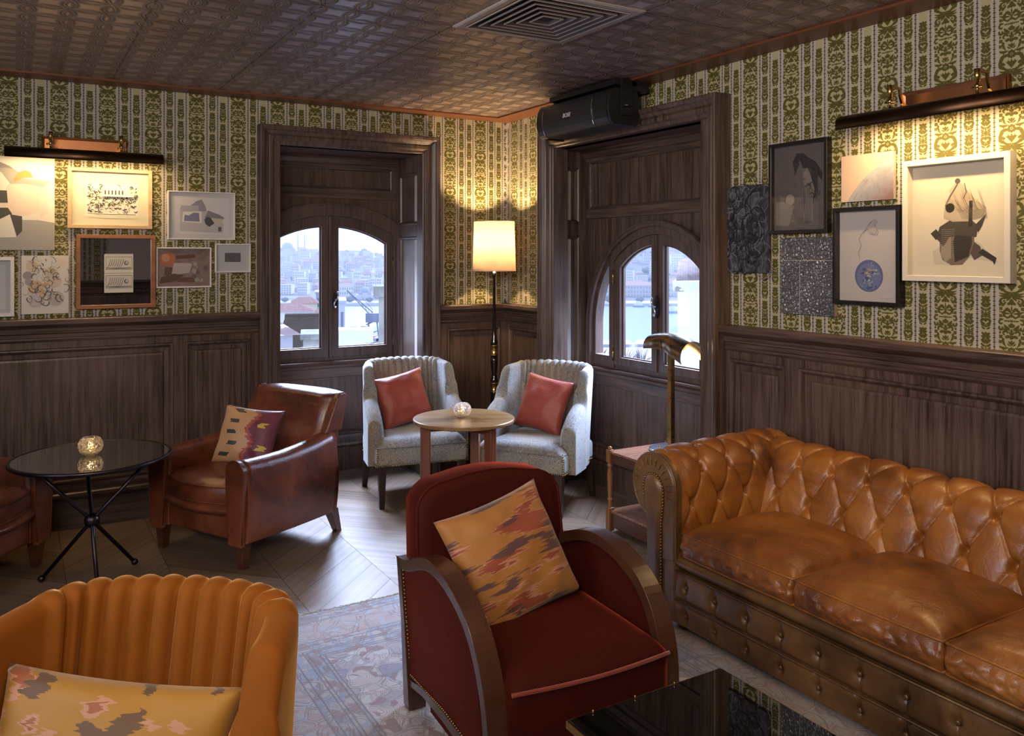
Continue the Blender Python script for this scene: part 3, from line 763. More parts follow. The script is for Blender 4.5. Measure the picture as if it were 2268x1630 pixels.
def channel_chair(fab, leg, trim=True):
    """tub chair: vertical channels across the back, wings, sloping arms, straight legs. front is -y, origin on the floor"""
    rt = thing('channel_back_armchair', '', 'armchair')
    # plan centre line of the shell
    pts = []
    ax, ab = .255, .27
    yf = -.20
    def plan_raw(s):
        seg = [(-.292, yf), (-.285, .02), (-.262, .16), (-.215, .235), (-.13, .268), (0, .280), (.13, .268), (.215, .235), (.262, .16), (.285, .02), (.292, yf)]
        t = s * (len(seg) - 1); i = min(int(t), len(seg) - 2); f = t - i
        p0 = seg[max(i - 1, 0)]; p1 = seg[i]; p2 = seg[i + 1]; p3 = seg[min(i + 2, len(seg) - 1)]
        return tuple(.5 * ((2 * p1[k]) + (-p0[k] + p2[k]) * f + (2 * p0[k] - 5 * p1[k] + 4 * p2[k] - p3[k]) * f * f + (-p0[k] + 3 * p1[k] - 3 * p2[k] + p3[k]) * f ** 3) for k in (0, 1))
    _tb = [plan_raw(i / 400) for i in range(401)]; _ln = [0.]
    for i in range(400): _ln.append(_ln[-1] + hypot(_tb[i + 1][0] - _tb[i][0], _tb[i + 1][1] - _tb[i][1]))
    import bisect
    def plan(s):                       # s 0..1 by length from left arm front to right arm front
        t = max(0., min(1., s)) * _ln[-1]; i = min(399, max(0, bisect.bisect_right(_ln, t) - 1)); f = (t - _ln[i]) / max(1e-9, _ln[i + 1] - _ln[i])
        return (_tb[i][0] + (_tb[i + 1][0] - _tb[i][0]) * f, _tb[i][1] + (_tb[i + 1][1] - _tb[i][1]) * f)
    def top(s):
        a = abs(s - .5) * 2
        if a < .63: return .875 - .016 * (a / .63) ** 2
        if a < .77: t = (a - .63) / .14; return .859 - (.859 - .655) * (6 * t ** 5 - 15 * t ** 4 + 10 * t ** 3)
        t = (a - .77) / .23; return .655 - .075 * t - .03 * t ** 3
    ns, nt = 216, 30
    NCH = 12
    def shell(s, t):
        x, y = plan(s); x2, y2 = plan(min(1, s + .01)); x1, y1 = plan(max(0, s - .01))
        tx, ty = x2 - x1, y2 - y1; l = hypot(tx, ty); nx, ny = -ty / l, tx / l        # inward normal
        if ny * y > 0 and abs(s - .5) < .3: pass
        nx, ny = (ty / l, -tx / l) if (ty / l) * x + (-tx / l) * (y - .0) < 0 else (-ty / l, tx / l)
        h = top(s); a = abs(s - .5) * 2
        z0, th = .25, .038 + (.012 if a > .7 else 0)
        # section: up inside, round over, down outside
        hin = h - z0 - th
        if t < .42: q = t / .42; z = z0 + hin * q; off = th
        elif t < .62: q = (t - .42) / .2; z = z0 + hin + th * sin(pi * q); off = th * cos(pi * q)
        else: q = (t - .62) / .38; z = z0 + hin * (1 - q); off = -th
        if a < .46 and t < .66:          # channels
            c = (s - .5 + .23) / .46 * NCH; w = abs(sin(pi * c)) ** .5; am = 1. if t < .42 else max(0, 1 - (t - .42) / .22)
            off += .030 * (w - .4) * (am if t < .52 else 0) if t < .52 else 0
            z += .016 * (w - .4) * sin(pi * min(1, max(0, (t - .36) / .26)))
        lean = .16 * max(0, z - .40) * (1 if a < .6 else max(0, (1 - a) / .4))
        bulge = .012 * sin(pi * min(1, max(0, (z - z0) / (h - z0)))) if t < .45 else .008
        return (x + nx * (off + bulge), y + ny * (off + bulge) + lean * 1.0, z)
    mb = MB(); mb.grid(shell, ns, nt)
    # front ends of the arms
    for s in (0., 1.):
        ring = [shell(s, j / nt) for j in range(nt + 1)]
        cx = sum(p[0] for p in ring) / len(ring); n_ = len(ring)
        bul = [(p[0] * .6 + cx * .4, p[1] - .022, p[2] * .92 + .42 * .08) for p in ring]
        mb.add(ring + bul, [(i, i + 1, n_ + i + 1, n_ + i) for i in range(n_ - 1)] + [(n_ - 1, 0, n_, 2 * n_ - 1)], 0, True)
        mb.add(bul, [tuple(range(n_))], 0, False)
    mb.build('shell', fab, rt)
    mb = MB(); rbox(mb, -.30, -.315, .262, .30, .22, .392, .03)
    def topf(u, w):
        x = -.262 + .524 * u; y = -.312 + .54 * w
        e = min(u, 1 - u, 1.2 * w, 1) ; e = min(1, e / .16)
        z = .385 + .062 * sin(pi / 2 * e) * (1 - .15 * w)
        return (x, y, z)
    mb.grid(topf, 20, 20); 
    def topf2(u, w):   # front roll
        x = -.296 + .592 * u; e = min(1, min(u, 1 - u) / .10); a = pi / 2 * w
        return (x, -.25 - .07 * sin(a) - .0, .385 + .058 * cos(a) * sin(pi / 2 * max(.05, e)))
    mb.grid(topf2, 22, 8)
    mb.build('seat', fab, rt)
    if trim:
        P = [(-.296 + .592 * i / 44, -.3165, .272) for i in range(45)] + [(sx, -.3165, .272 + .014 * i) for sx in (-.296, .296) for i in range(1, 10)]
        P += [(sx, -.30 + .0145 * i, .272) for sx in (-.302, .302) for i in range(34)]
        nails(P, None).build('nailhead_trim', M_NAIL, rt)
        for sx in (-1, 1):
            P = [shell(.5 + sx * (.5 - .002), .66 + .3 * i / 22) for i in range(23)]
    for sx in (-1, 1):
        for sy, d in ((-.285, 0), (.215, .05)):
            mb = MB(); x0, y0 = sx * .262, sy
            b, c = .017, .026; ox, oy = sx * d * .3, (d if sy > 0 else 0)
            mb.hexa([(x0 + ox - b, y0 + oy - b, 0), (x0 + ox + b, y0 + oy - b, 0), (x0 + ox + b, y0 + oy + b, 0), (x0 + ox - b, y0 + oy + b, 0)],
                    [(x0 - c, y0 - c, .275), (x0 + c, y0 - c, .275), (x0 + c, y0 + c, .275), (x0 - c, y0 + c, .275)])
            mb.build('leg', leg, rt, bevel=.003)
    return rt
ch1 = channel_chair(F_PAIS, W_LEG)
ch1.location = (2.31, 5.20, 0); ch1.rotation_euler = (0, 0, R_(-11))
tag(ch1, 'pale grey paisley armchair with channelled back, beside the far window', group='channel back armchairs')
ch2 = copy_tree(ch1); ch2.location = (2.94, 4.60, 0); ch2.rotation_euler = (0, 0, R_(-56.2))
tag(ch2, 'pale grey paisley armchair with channelled back, in front of the right-hand arched window')
ch3 = channel_chair(V_MUS, W_LEG, trim=False)
ch3.location = (.122, 1.780, 0); ch3.rotation_euler = (0, 0, R_(-35.6)); ch3.scale = (1.1, 1.1, .958)
tag(ch3, 'mustard velvet armchair with channelled back in the foreground', group='channel back armchairs')

# ---- chestnut club chair
def club_chair():
    rt = thing('leather_club_chair', '', 'armchair')
    W = .37           # half width
    def arm(sx):
        mb = MB()
        def sec(u, t):
            y = -.36 + .66 * u                       # front to back
            h = .555 + .045 * u - .02 * sin(pi * u); w = .062
            xo = sx * (W - .005 + .012 * sin(pi * u)); bow = .016 * sin(pi * min(1, t * 2)) if t < .5 else 0
            if t < .4: q = t / .4; return (xo + sx * (.0 + .018 * sin(pi * q)), y, .14 + (h - w * .9 - .14) * q)
            if t < .7: q = (t - .4) / .3; return (xo - sx * w + sx * w * cos(pi * q), y, h - w * .9 + w * .9 * sin(pi * q))
            q = (t - .7) / .3; return (xo - sx * 2 * w, y, h - w * .9 - (h - w * .9 - .14) * q)
        mb.grid(sec, 18, 30)
        for u in (0., 1.):
            r = [sec(u, j / 30) for j in range(31)]; mb.add(r, [tuple(range(31))])
        mb.build('arm', L_BRN, rt)
        mb = MB()   # tapered facing on the front of the arm
        cx = sx * (W - .062)
        out = [(cx + .066 * cos(a) * 1.0, .497 + .062 * sin(a)) for a in [pi * k / 12 for k in range(13)]] + [(cx - .063, .36), (cx - .048, .12), (cx + .048, .12), (cx + .063, .36)]
        mb.prism(out, lambda a, b, d: (a, d, b), -.385, -.355); mb.build('arm_facing', L_BRN, rt, bevel=.008, seg=3)
        mb = MB(); mb.tube([(a, -.383, b) for a, b in [(cx - .05, .14)] + [(cx - .064, .36)] + [(cx + .066 * cos(a), .497 + .062 * sin(a)) for a in [pi - pi * k / 12 for k in range(13)]] + [(cx + .064, .36), (cx + .05, .14)]], .0035, 6)
        mb.build('piping', L_BRN, rt)
    arm(-1); arm(1)
    mb = MB(); rbox(mb, -.262, -.355, .135, .262, .30, .30, .02)
    mb.grid(lambda u, w: (-.26 + .52 * u, -.355 - .045 * sin(pi * u) - .026 * sin(pi * w), .262 + .055 * w), 20, 8)      # rolled front rail
    mb.build('base', L_BRN, rt)
    mb = MB()   # seat cushion with bowed front
    def cush(u, w, z, up):
        x = (u - .5) * .498; f = -.352 - .055 * sin(pi * u); b = .16; y = f + (b - f) * w
        e = min(1, min(u, 1 - u, w * 1.1, 1 - w + .1) / .14)
        return (x, y, z + up * (.035 * sin(pi / 2 * e) + .012 * sin(pi * u) * sin(pi * w) + .004 * mnoise.noise(Vector((x * 9, y * 9, 1)))))
    mb.grid(lambda u, w: cush(u, w, .405, 1), 24, 24)
    mb.grid(lambda u, w: (cush(u, 0, 0, 0)[0], cush(u, 0, 0, 0)[1] - .012 * sin(pi * w), .32 + .085 * w), 24, 6)
    mb.build('seat_cushion', L_BRN, rt)
    mb = MB(); mb.tube([(cush(i / 24, 0, .405, 0)[0], cush(i / 24, 0, 0, 0)[1] - .003, .406) for i in range(25)], .0045, 6); mb.tube([(cush(i / 24, 0, .405, 0)[0], cush(i / 24, 0, 0, 0)[1] - .003, .322) for i in range(25)], .0045, 6); mb.build('piping', L_BRN, rt)
    mb = MB()   # reclined back with rounded top
    def back(u, t):
        x = (u - .5) * (.60 + .05 * t); hw = abs(u - .5) * 2
        e = min(1, (1 - hw) / .16)
        if t < .5: q = t / .5; z = .36 + .42 * q - .02 * hw ** 4; y = .13 + .20 * q - .035 * sin(pi / 2 * e) * (1 - q * .2) - .014 * cos(2 * pi * q * 2.2) * .35
        elif t < .72: q = (t - .5) / .22; a = pi * q; z = .78 - .02 * hw ** 4 + .035 * sin(a); y = .33 + .055 - (.055 + .035 * e) * cos(a) - .0
        else: q = (t - .72) / .28; z = .78 - .62 * q; y = .385 + .0 - .06 * q
        return (x, y, z)
    mb.grid(back, 30, 48)
    for u in (0., 1.): r = [back(u, j / 48) for j in range(49)]; mb.add(r, [tuple(range(49))])
    mb.build('backrest', L_BRN, rt)
    for sx in (-1, 1):
        mb = MB(); out = [(.20, .55), (.345, .775), (.375, .80), (.405, .80), (.418, .775), (.33, .54), (.27, .54)]
        out = [(.235, .585), (.335, .775), (.355, .803), (.39, .808), (.418, .79), (.415, .75), (.37, .585)]
        mb.prism(out, lambda a, b, d: (d, a, b), sx * .300, sx * .345); mb.build('side_facing', L_BRN, rt, bevel=.012, seg=3)
        for y0, dy in ((-.335, 0), (.305, .055)):
            mb = MB(); x0 = sx * (W - .055); b, c = .019, .031 
            mb.hexa([(x0 - b, y0 + dy - b, 0), (x0 + b, y0 + dy - b, 0), (x0 + b, y0 + dy + b, 0), (x0 - b, y0 + dy + b, 0)],
                    [(x0 - c, y0 - c, .145), (x0 + c, y0 - c, .145), (x0 + c, y0 + c, .145), (x0 - c, y0 + c, .145)])
            mb.build('leg', W_MAHOG, rt, bevel=.003)
    return rt
cc = club_chair(); cc.location = (1.150, 4.815, 0); cc.rotation_euler = (0, 0, R_(-61.5))
tag(cc, 'chestnut leather club chair with an ikat cushion, between glass table and far window', group='leather club chairs')
c2 = copy_tree(cc); c2.location = (-.36, 4.93, 0); c2.rotation_euler = (0, 0, R_(52))
tag(c2, 'chestnut leather club chair cut off by the picture edge beside the round glass table')

W_ARM = wood('dark_polished_arm', (.045, .017, .010), (.085, .034, .019), 'Y', rough=.26, coat=.5, sc=.16, streak=(.2, .9))
# ---- oxblood art deco chair
def deco_chair():
    rt = thing('deco_armchair', 'oxblood velvet tub armchair with curved wooden arms and brass nails', 'armchair')
    W = .335
    outer = [(.365, .0), (.385, .30), (.405, .515), (.30, .535), (.20, .575), (.10, .603), (.0, .607), (-.10, .588), (-.20, .545), (-.275, .48), (-.325, .39), (-.35, .29), (-.355, .15), (-.345, .0)]
    def spline(P, n):
        out = []
        for i in range(len(P) - 1):
            p0, p1, p2, p3 = P[max(i - 1, 0)], P[i], P[i + 1], P[min(i + 2, len(P) - 1)]
            for q in range(n):
                f = q / n
                out.append(tuple(.5 * ((2 * p1[k]) + (-p0[k] + p2[k]) * f + (2 * p0[k] - 5 * p1[k] + 4 * p2[k] - p3[k]) * f * f + (-p0[k] + 3 * p1[k] - 3 * p2[k] + p3[k]) * f ** 3) for k in (0, 1)))
        return out + [P[-1]]
    O = [outer[0], outer[1]] + spline(outer[2:], 4)
    inner = []
    cy, cz = .02, .30
    n = len(O)
    for i, (y, z) in enumerate(O):
        p = O[max(i - 1, 0)]; q = O[min(i + 1, n - 1)]; ty, tz = q[0] - p[0], q[1] - p[1]; l = hypot(ty, tz)
        w = .040 if i > 0 else .07
        inner.append((y - tz / l * -w if 0 else y + (-(tz) / l) * -w * -1, z + (ty / l) * w * -1 * -1))
    # inward offset (curve runs rear-bottom -> over -> front-bottom, so inward is to its left)
    inner = []
    for i, (y, z) in enumerate(O):
        p = O[max(i - 1, 0)]; q = O[min(i + 1, n - 1)]; ty, tz = q[0] - p[0], q[1] - p[1]; l = hypot(ty, tz); w = .038
        inner.append((y - tz / l * w, z + ty / l * w))
    inner[0] = (O[0][0] - .055, 0); inner[1] = (O[1][0] - .038, .3); inner[-1] = (O[-1][0] + .05, 0)
    if inner[8][1] > O[8][1]: inner = [(2 * a[0] - b[0], 2 * a[1] - b[1]) for a, b in zip(O, inner)]
    inner[0] = (O[0][0] - .055, 0); inner[-1] = (O[-1][0] + .05, 0)
    for sx in (-1, 1):
        tp = lambda a: 1 - .06 * (a + .36)
        fx = lambda a, b, d, sx=sx: (sx * d * (1 - .07 * (a + .36)) + sx * .018 * max(0, b - .2) / .4, a, b)
        mb = MB(); mb.ring(O, inner, fx, W - .068, W, closed=False)
        mb.ring([(O[0][0] - .01, .075), (.19, .105), (0, .112), (-.19, .105), (O[-1][0] + .01, .07)], [(O[0][0] - .03, .0 + .10), (.19, .135), (0, .145), (-.19, .14), (O[-1][0] + .03, .12)], fx, W - .06, W - .006, closed=False)
        fr = mb.build('arm_frame', W_ARM, rt, bevel=.007, seg=3)
        pan = inner[1:-1]
        pan = [(max(min(a, .36), -.33), b) for a, b in pan] + [(-.32, .12), (.34, .12)]
        mb = MB(); mb.prism(pan, fx, W - .055, W - .012); mb.build('side_panel', V_RED, rt)
        mb = MB(); path = inner[1:-1] + [(-.30, .14), (0, .148), (.33, .12)]
        path = path + [path[0]]
        tot = 0; P = []; last = 0
        for i in range(len(path) - 1):
            a, b = path[i], path[i + 1]; L = hypot(b[0] - a[0], b[1] - a[1]); s = last
            while s < L:
                f = s / L; P.append((a[0] + (b[0] - a[0]) * f, a[1] + (b[1] - a[1]) * f)); s += .0135
            last = s - L
        for d in (W - .010, W - .057):
            mb = MB()
            for a, b in P:
                c = fx(a, b, d); mb.ball(c, .0052, n=6)
            mb.build('nailhead_trim', M_NAIL, rt)
    mb = MB()
    wd = W - .06
    def seat(u, w):
        x = (u - .5) * 2 * (wd) ; e = min(1, min(u, 1 - u) / .10)
        if w < .25: q = w / .25; return (x, -.378 - .022 * sin(pi * u) + .006 * (1 - e), .03 + .33 * q - .008 * (1 - e))
        q = (w - .25) / .75; y = -.378 - .022 * sin(pi * u) + .60 * q; ee = min(1, q / .12)
        return (x, y, .355 + .006 + .045 * sin(pi / 2 * ee) * (.35 + .65 * sin(pi / 2 * e)) + .008 * sin(pi * q) * sin(pi * u))
    mb.grid(seat, 26, 40)
    for u in (0., 1.):
        r = [seat(u, j / 40) for j in range(41)] + [(seat(u, 1)[0], .22, .03)]; mb.add(r, [tuple(range(42))])
    mb.build('seat', V_RED, rt)
    mb = MB(); mb.tube([(seat(i / 26, .25)[0], seat(i / 26, .25)[1] - .003, .364) for i in range(27)], .006, 8); PV = NT('piping_velvet', col=(.20, .020, .009), rough=.7, sheen=.4).m; mb.build('piping', PV, rt)
    # rounded back cushion, leaning
    mb = MB(); bw = .292
    out = [(-bw, .30), (-bw - .004, .5), (-bw, .64)] + [(-bw + .115 - .115 * cos(a), .68 + .105 * sin(a)) for a in [pi / 2 * k / 6 for k in range(1, 7)]]
    out += [(-.09, .80), (0, .806)]
    full = out + [(-x, z) for x, z in reversed(out[:-1])]
    def fb(a, b, d): return (a, .335 + .13 * (b - .35) + d, b)
    n_ = len(full)
    def backf(u, w):
        pass
    layers = [(.0, 1., -.07), (.0, 1., .055)]
    def scale(p, k): return (p[0] * k, .52 + (p[1] - .52) * k)
    rings = [(.86, -.088), (.955, -.084), (.99, -.072), (1., -.055), (1., .04), (.98, .055)]
    V = []; 
    for k, d in rings: V += [fb(*scale(p, k), d) for p in full]
    F_ = [(j * n_ + i, j * n_ + i + 1, (j + 1) * n_ + i + 1, (j + 1) * n_ + i) for j in range(len(rings) - 1) for i in range(n_ - 1)]
    mb.add(V, F_, 0, True)
    mb.add([fb(*scale(p, .86), -.088) for p in full], [tuple(range(n_))]); mb.add([fb(*scale(p, .98), .055) for p in full], [tuple(range(n_))])
    mb.build('backrest', V_RED, rt)
    mb = MB(); mb.tube([fb(*scale(p, .995), -.070) for p in full], .0045, 6); mb.build('back_piping', V_RED, rt)
    mb = MB(); mb.box(-wd, .24, .08, wd, .36, .45); mb.build('back_rail', V_RED, rt)
    return rt
dc = deco_chair(); dc.location = (1.49, 2.375, 0.006); dc.rotation_euler = (0, 0, R_(-3))

# ---- cushions
def ikat_mat(name, base, stain, dark, axis, fr=1., ux=1., vx=1., sd=0., jit=.07):
    n = NT(name); x, y, z = n.sep(n.co())[:3]
    u, v = (x, z) if axis == 0 else (z, x)
    j = n.noise(n.comb(n.M('MULTIPLY', u, 4.), n.M('MULTIPLY', v, 130.), 0), 1., 2, .6)
    uu = n.M('ADD', u, n.M('MULTIPLY', n.M('SUBTRACT', j, .5), jit))
    blob = n.noise(n.comb(n.M('MULTIPLY', uu, ux), n.M('MULTIPLY', v, vx), 3.1 + sd), 9. * fr, 2, .5)
    m1 = n.M('GREATER_THAN', blob, .56); m2 = n.M('GREATER_THAN', blob, .53)
    b2 = n.noise(n.comb(n.M('MULTIPLY', uu, ux), n.M('MULTIPLY', v, vx), 7.7 + sd), 11. * fr, 1, .5)
    m3 = n.M('GREATER_THAN', b2, .61)
    c = n.mix(m2, base, tuple(a * .6 + b * .4 for a, b in zip(stain, (.8, .5, .35))))
    c = n.mix(m1, c, stain); c = n.mix(m3, c, dark)
    wv = n.noise(n.comb(n.M('MULTIPLY', u, 60.), n.M('MULTIPLY', v, 900.), 0), 1., 2)
    c = n.mix(n.M('MULTIPLY', wv, .25), c, tuple(q * .55 for q in base))
    n.set(col=c, rough=.6, sheen=.25); n.bump(wv, .2, .002); return n
def cushion(label, mat, w, h, t, loc, rx, rz, name='cushion', seed=0, grp='throw cushions on the seats'):
    o = pillow_mesh(w, h, t, seed).build(name, mat); o.location = loc
    o.rotation_euler = (Matrix.Rotation(R_(rz), 3, 'Z') @ Matrix.Rotation(R_(rx[0]), 3, 'X') @ Matrix.Rotation(R_(rx[1]), 3, 'Y')).to_euler()
    return tag(o, label, 'cushion', grp)
SK = NT('coral_silk', rough=.36, sheen=.3, spec=.5)
a_ = SK.noise(SK.co(scale=(3, 3, 60)), 3, 4, .6); SK.set(col=SK.mix(a_, (.46, .10, .07), (.30, .045, .035))); SK.bump(SK.M('ADD', a_, SK.M('MULTIPLY', SK.noise(SK.co(), 7, 3, .6, 1.), 2.)), .3, .01)
def loc_of(ch, x, y, z):
    r = ch.rotation_euler.z; return (ch.location.x + x * cos(r) - y * sin(r), ch.location.y + x * sin(r) + y * cos(r), z)
cushion('coral silk cushion on the paisley armchair beside the far window', SK.m, .37, .36, .13, loc_of(ch1, -.045, .08, .625), (-20, -11), -11 + 6, seed=2)
cushion('coral silk cushion with a crumpled edge on the paisley armchair by the arched window', SK.m, .35, .37, .13, loc_of(ch2, -.0, .085, .62), (-20, 9), -56.2 - 3, seed=5)
def ikat_purple():
    n = NT('ikat_cream_purple'); x, y, z = n.sep(n.co())[:3]
    j = n.noise(n.comb(n.M('MULTIPLY', x, 3.), n.M('MULTIPLY', z, 45.), 0), 1., 2, .6)
    xx = n.M('ADD', x, n.M('ADD', n.M('MULTIPLY', n.M('SUBTRACT', j, .5), .09), n.M('MULTIPLY', n.M('SINE', n.M('MULTIPLY', z, 42.)), .018)))
    pur = n.M('GREATER_THAN', xx, .045)
    red = n.M('MULTIPLY', n.M('GREATER_THAN', xx, .02), n.M('SUBTRACT', 1., pur))
    bz = n.M('LESS_THAN', n.M('FRACT', n.M('MULTIPLY', z, 16.)), .35); bx = n.M('LESS_THAN', n.M('ABSOLUTE', n.M('ADD', xx, .075)), .028)
    bar = n.M('MULTIPLY', bz, bx)
    bz2 = n.M('LESS_THAN', n.M('ABSOLUTE', n.M('SUBTRACT', n.M('FRACT', n.M('MULTIPLY', z, 8.)), .5)), .12); bx2 = n.M('LESS_THAN', n.M('ABSOLUTE', n.M('SUBTRACT', xx, .105)), .022)
    yel = n.M('MULTIPLY', bz2, bx2)
    g = n.noise(n.co(), 6, 2)
    c = n.mix(g, (.50, .26, .12), (.55, .34, .19))
    c = n.mix(red, c, (.36, .07, .05)); c = n.mix(pur, c, (.15, .025, .05)); c = n.mix(bar, c, (.035, .05, .04)); c = n.mix(yel, c, (.6, .42, .07))
    n.set(col=c, rough=.5, sheen=.2); n.bump(n.noise(n.co(scale=(100, 1, 900)), 1., 2), .2, .002); return n.m
cushion('cream and purple ikat cushion with dark dashes on the leather club chair', ikat_purple(), .36, .34, .13, loc_of(cc, -.02, -.005, .575), (-24, 5), -61.5 + 22, seed=9)
IK2 = ikat_mat('ikat_orange_plum', (.36, .15, .03), (.27, .05, .025), (.08, .035, .045), 0, 1., .55, 1.7, 0., .22)
IK2.t.nodes  # feathered vertical ikat
cushion('orange and plum ikat cushion leaning in the oxblood chair', IK2.m, .43, .41, .15, loc_of(dc, -.045, .075, .575), (-27, -12), -3 + 3, seed=12)
IK3 = ikat_mat('ikat_mustard_rose', (.38, .19, .02), (.30, .09, .04), (.10, .055, .03), 0, .8)
cushion('mustard and rose ikat lumbar cushion on the mustard velvet armchair', IK3.m, .52, .34, .14, loc_of(ch3, -.015, .08, .575), (-20, 3), -35.6, seed=15)
# ============================================================ chesterfield sofa
SX0, SXB = 2.40, 3.205         # front plane, rear plane
def tuft(s, t, a, b, H=.020, P=.024):
    """s along, t across in metres; buttons at s=i*a (+a/2 on odd rows), t=j*b"""
    u = s / a; v = t / b; m = u + v / 2; n = u - v / 2
    fm = abs(m - round(m)); fn = abs(n - round(n))
    r = hypot((u - v / 2 - round(n) + v / 2 - 0) * 0 + (fm + fn), fm - fn)
    puff = (abs(sin(pi * m)) * abs(sin(pi * n))) ** .5
    rb = sqrt(fm * fm + fn * fn); cr = math.exp(-(min(fm, fn) / .035) ** 2) * (1 - .6 * math.exp(-(rb / .1) ** 2))
    return .62 * H * puff + .006 - .0055 * cr - 1.5 * P * math.exp(-(rb / .105) ** 2)
def roll_path(xi, zc, r, z0, ang=-60):
    """profile: up the inside face (x=xi), over a roll of radius r to the outside"""
    def f(d):
        h = zc - z0
        if d < h: return (xi, z0 + d, -1, 0)
        a = pi - (d - h) / r
        return (xi + r + r * cos(a), zc + r * sin(a), cos(a), sin(a))
    L = (zc - z0) + r * (pi - R_(ang)); return f, L
sofa = thing('chesterfield_sofa', 'tan leather deep-buttoned chesterfield sofa with three seat cushions against the right wall', 'sofa', (2.8, 1.80, .006))
OX, OY = 2.8, 1.80
def W2S(x, y, z): return (x - OX, y - OY, z)
a_, b_ = .172, .155
YA0, YA1 = .62, 2.98      # outer ends
# back
def back_surf():
    f, L = roll_path(2.965, .615, .118, .30, -50)
    n1, n2 = 380, 110
    tb = .30 + b_ * 1.5 - .30 + .0
    def fn(u, w):
        y = .80 + (2.80 - .80) * u; d = L * w; x, z, nx, nz = f(d)
        k = tuft(2.524 - y, d - .385, a_, b_)
        fade = min(1, max(0, (d) / .06)) * min(1, max(0, (L - d) / .14))
        bulge = .012 * sin(pi * min(1, d / .34)) if d < .34 else 0
        k = k * fade + bulge
        return W2S(x + nx * k - .28 * max(0, .615 - z), y, z + nz * k)
    return fn, n1, n2
mb = MB(); fn, n1, n2 = back_surf(); mb.grid(fn, n1, n2)
mb.build('backrest', L_TAN, sofa, recalc=False)
mb = MB(); mb.box(*W2S(2.99, .80, .05), *W2S(SXB, 2.86, .60)); mb.build('back_frame', L_OLIVE, sofa)
# arms
def arm(sg):
    yi = 2.683 if sg > 0 else .917
    f, L = roll_path(0, .590, .142, .28, -70)
    def fn(u, w):
        x = 2.435 + (3.14 - 2.435) * u; d = L * w; q, z, nx, nz = f(d)
        k = tuft(x - 2.41, d - .405, a_ * .92, b_)
        fade = min(1, max(0, d / .06)) * min(1, max(0, (L - d) / .16)) * min(1, max(.0, u / .05))
        k *= fade
        rise = .022 * u
        return W2S(x, yi + sg * (q + nx * k), z + nz * k + rise)
    mb = MB(); mb.grid(fn, 150, 110); mb.build('arm', L_TAN, sofa, recalc=False)
    # scroll front: outline of the arm section
    sec = [(yi + sg * f(L * t)[0], f(L * t)[1]) for t in [i / 40 for i in range(41)]]
    yc, zc, r = yi + sg * .142, .590, .142
    tail = [(yi + sg * .185, .42), (yi + sg * .175, .02), (yi + sg * .0, .02 + .24)]
    out = [p for p in sec if True] + [(yi + sg * .19, .44), (yi + sg * .185, .26)]
    mb = MB()
    V0 = [W2S(2.438, a, b) for a, b in out]; V1 = [W2S(2.404, (a - yc) * .97 + yc, (b - zc) * .97 + zc) for a, b in out]; V2 = [W2S(2.396, (a - yc) * .90 + yc, (b - zc) * .93 + zc) for a, b in out]
    n = len(out)
    for A, B in ((V0, V1), (V1, V2)): mb.add(A + B, [(i, (i + 1) % n, n + (i + 1) % n, n + i) for i in range(n)], 0, True)
    mb.add(V2, [tuple(range(n))]); 
    # pleats radiating round the scroll
    for q in range(15):
        an = R_(-25 + q * 16); c0 = (yc + sg * .088 * cos(an) * -1 * -1, zc + .088 * sin(an)); c1 = (yc + sg * .134 * cos(an), zc + .134 * sin(an))
        mb.tube([W2S(2.394, *c0), W2S(2.392, (c0[0] + c1[0]) / 2 + .004, (c0[1] + c1[1]) / 2), W2S(2.398, *c1)], [.0015, .0035, .001], 6)
    mb.build('arm_scroll', L_OLIVE, sofa)
    mb = MB(); mb.tube([W2S(2.404, (a - yc) * .985 + yc, (b - zc) * .985 + zc) for a, b in sec], .0052, 6); mb.build('arm_piping', L_OLIVE, sofa)
    # facing panel with nails: keyhole shape
    y0 = yi + sg * .132
    kp = [(y0 + sg * -.046, .05), (y0 - sg * .046, .44), (y0 - sg * .058, .52)] + [(y0 + sg * .004 - sg * .064 * cos(a), .575 + .070 * sin(a)) for a in [pi * k / 14 for k in range(15)]] + [(y0 + sg * .060, .52), (y0 + sg * .036, .45), (y0 + sg * .036, .05)]
    mb = MB(); n = len(kp)
    cen = (y0 + sg * .0, .5)
    V0 = [W2S(2.398, a, b) for a, b in kp]; V1 = [W2S(2.386, (a - y0) * .93 + y0, b - .003 if b > .1 else b) for a, b in kp]; V2 = [W2S(2.376, (a - y0) * .6 + y0, (b - .3) * .95 + .3) for a, b in kp]
    for A, B in ((V0, V1), (V1, V2)): mb.add(A + B, [(i, (i + 1) % n, n + (i + 1) % n, n + i) for i in range(n)], 0, True)
    mb.add(V2, [tuple(range(n))]); mb.build('facing_panel', L_OLIVE, sofa)
    mb = MB(); P = []; last = 0
    for i in range(n - 1):
        a, b = kp[i], kp[i + 1]; Ls = hypot(b[0] - a[0], b[1] - a[1]); s = last
        while s < Ls: P.append((a[0] + (b[0] - a[0]) * s / Ls, a[1] + (b[1] - a[1]) * s / Ls)); s += .0135
        last = s - Ls
    for a, b in P: mb.ball(W2S(2.391, (a - y0) * 1.04 + y0, b), .0060, n=6)
    mb.build('nailhead_trim', M_NAIL, sofa)
    mb = MB(); rbox(mb, 2.40 - OX, min(yi - sg * .0, yi + sg * .165) - OY, .04, 3.15 - OX, max(yi, yi + sg * .165) - OY, .50, .02); mb.build('arm_frame', L_OLIVE, sofa)
arm(1); arm(-1)
